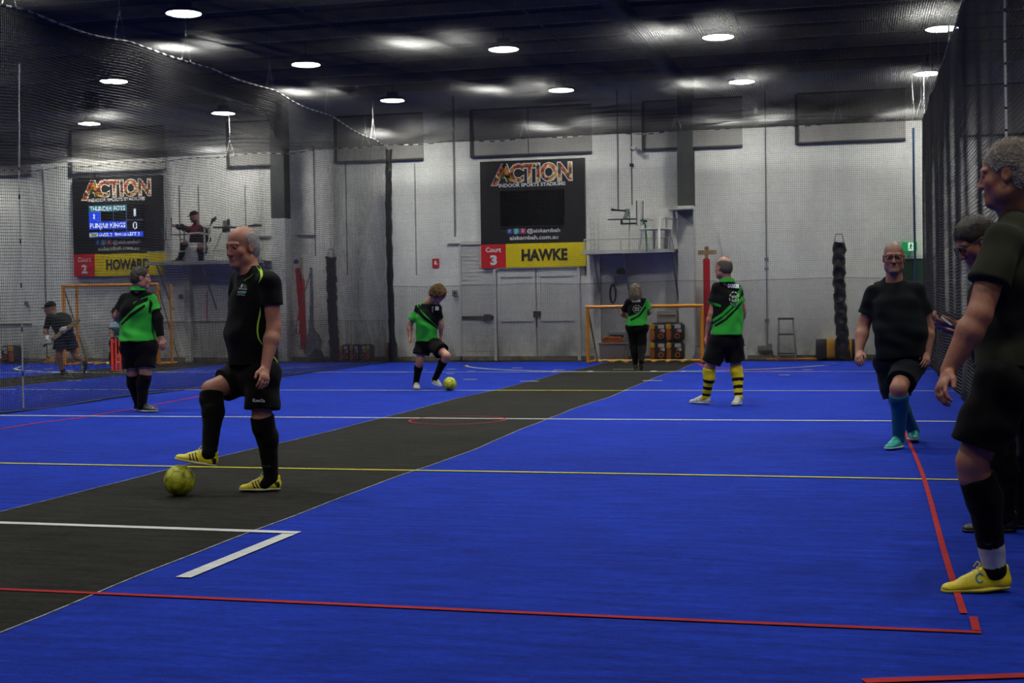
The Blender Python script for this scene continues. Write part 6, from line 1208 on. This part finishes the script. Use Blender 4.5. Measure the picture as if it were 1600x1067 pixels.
# 10 keeper behind the stumps
J = JP(25.2, head=(181, 489, 0), neck=(182, 500, .05), shR=(176, 505, 0), shL=(194, 504, .0), elR=(174, 518, -.10), elL=(196, 518, -.1), wrR=(176, 530, -.25), wrL=(184, 531, -.25), belly=(186, 524, .05), hip=(187, 540, .1), hem=(187, 538, .08),
       hipR=(181, 543, .08), hipL=(193, 543, .08), knR=(175, 556, -.12), knL=(197, 556, -.1), anR=(176, 573, .05), anL=(195, 573, .05), toR=(174, 577, -.12), toL=(196, 577, -.1))
p10 = person('wicket keeper in pale blue shirt and dark gloves crouching behind the orange stumps, mostly hidden', J, dict(h=.010, hh=.009, face=(-.1, -1, -.1), skin='#8a5f50', hs=.95, sc=.9, cap='#0a0a0b', shirt=dict(col='#8fa4b0', sl=.75, paint=[([(170, 512), (200, 512), (200, 524), (170, 524)], '#2f5560')]), shorts=dict(col='#141416', f=1.05), sock=dict(col='#141416', f=0), shoe=dict(col='#141416', sole='#303030'), curlL=1.1, curlR=1.1, tor=(.13, .10, .13, .12, .13)))
for L in 'RL':
    s = SDF(.01); w_ = J['wr' + L]; s.rc(w_ - (0, 0, .0), w_ - (0, .04, .09), .05, .07, .02, sq=(np.array([0, 1., 0]), .6)); emit_sdf(s, 'keeper_glove', M_CLOTH, p10['root'], '#1c1414', wr=.004, fr=3.)
# 11 umpire seated on the left platform
YU = 28.25
J = JP(YU, head=(303, 338, -.1), neck=(307, 350, 0), shL=(320, 358, .1), shR=(294, 358, -.12), elL=(325, 374, .0), elR=(283, 355, -.3), wrL=(316, 381, -.2), wrR=(274, 353, -.42), belly=(309, 376, .02), hip=(310, 388, .08), hem=(310, 390, .05),
       hipL=(316, 389, .0), hipR=(304, 389, -.02), knL=(313, 388, -.36), knR=(288, 380, -.36), anL=(314, 406, -.28), anR=(281, 404, -.28), toL=(306, 409, -.36), toR=(272, 409, -.34))
p11 = person('umpire in dark red and black jacket and cap sitting on the left platform', J, dict(h=.009, hh=.009, face=(-.75, -.62, -.25), skin='#8f6252', hs=.96, sc=.95, cap='#141214', base=(P(305, 409, YU)[0], YU, PZ - .03), shirt=dict(col='#131215', sl=1.5, wr=.008, fr=1.5, paint=[([(290, 345), (300, 344), (312, 345), (322, 352), (322, 357), (312, 353), (304, 366), (292, 360)], '#5c1420'), ([(290, 362), (314, 364), (314, 367), (290, 366)], '#4a121a'), ([(316, 365), (321, 366), (320, 371), (316, 370)], '#8a1a20')]), shorts=dict(col='#111114', f=1.05), sock=dict(col='#111114', f=0, g=.012), shoe=dict(col='#141414', sole='#8a6040'), pitchR=(-.9, -.2, -.02), pitchL=(-.8, -.5, 0), shl=.26, tor=(.155, .12, .16, .15, .155), limb=(.09, .062, .062, .045, .052, .044)))
t = empty('mop_stick', P(325, 356, 28.0)); MB().tube([P(322, 361, 28.1), P(337, 340, 28.1)], .012, 6).build('shaft', M_BLACKP, t); MB().tube([P(329, 349, 28.1), P(333, 344, 28.1), P(337.5, 340, 28.1)], [.01, .045, .03], 8).build('head', M_BLACK, t); tag(t, 'black stick with a thick end sticking up behind the seated umpire', 'stick')
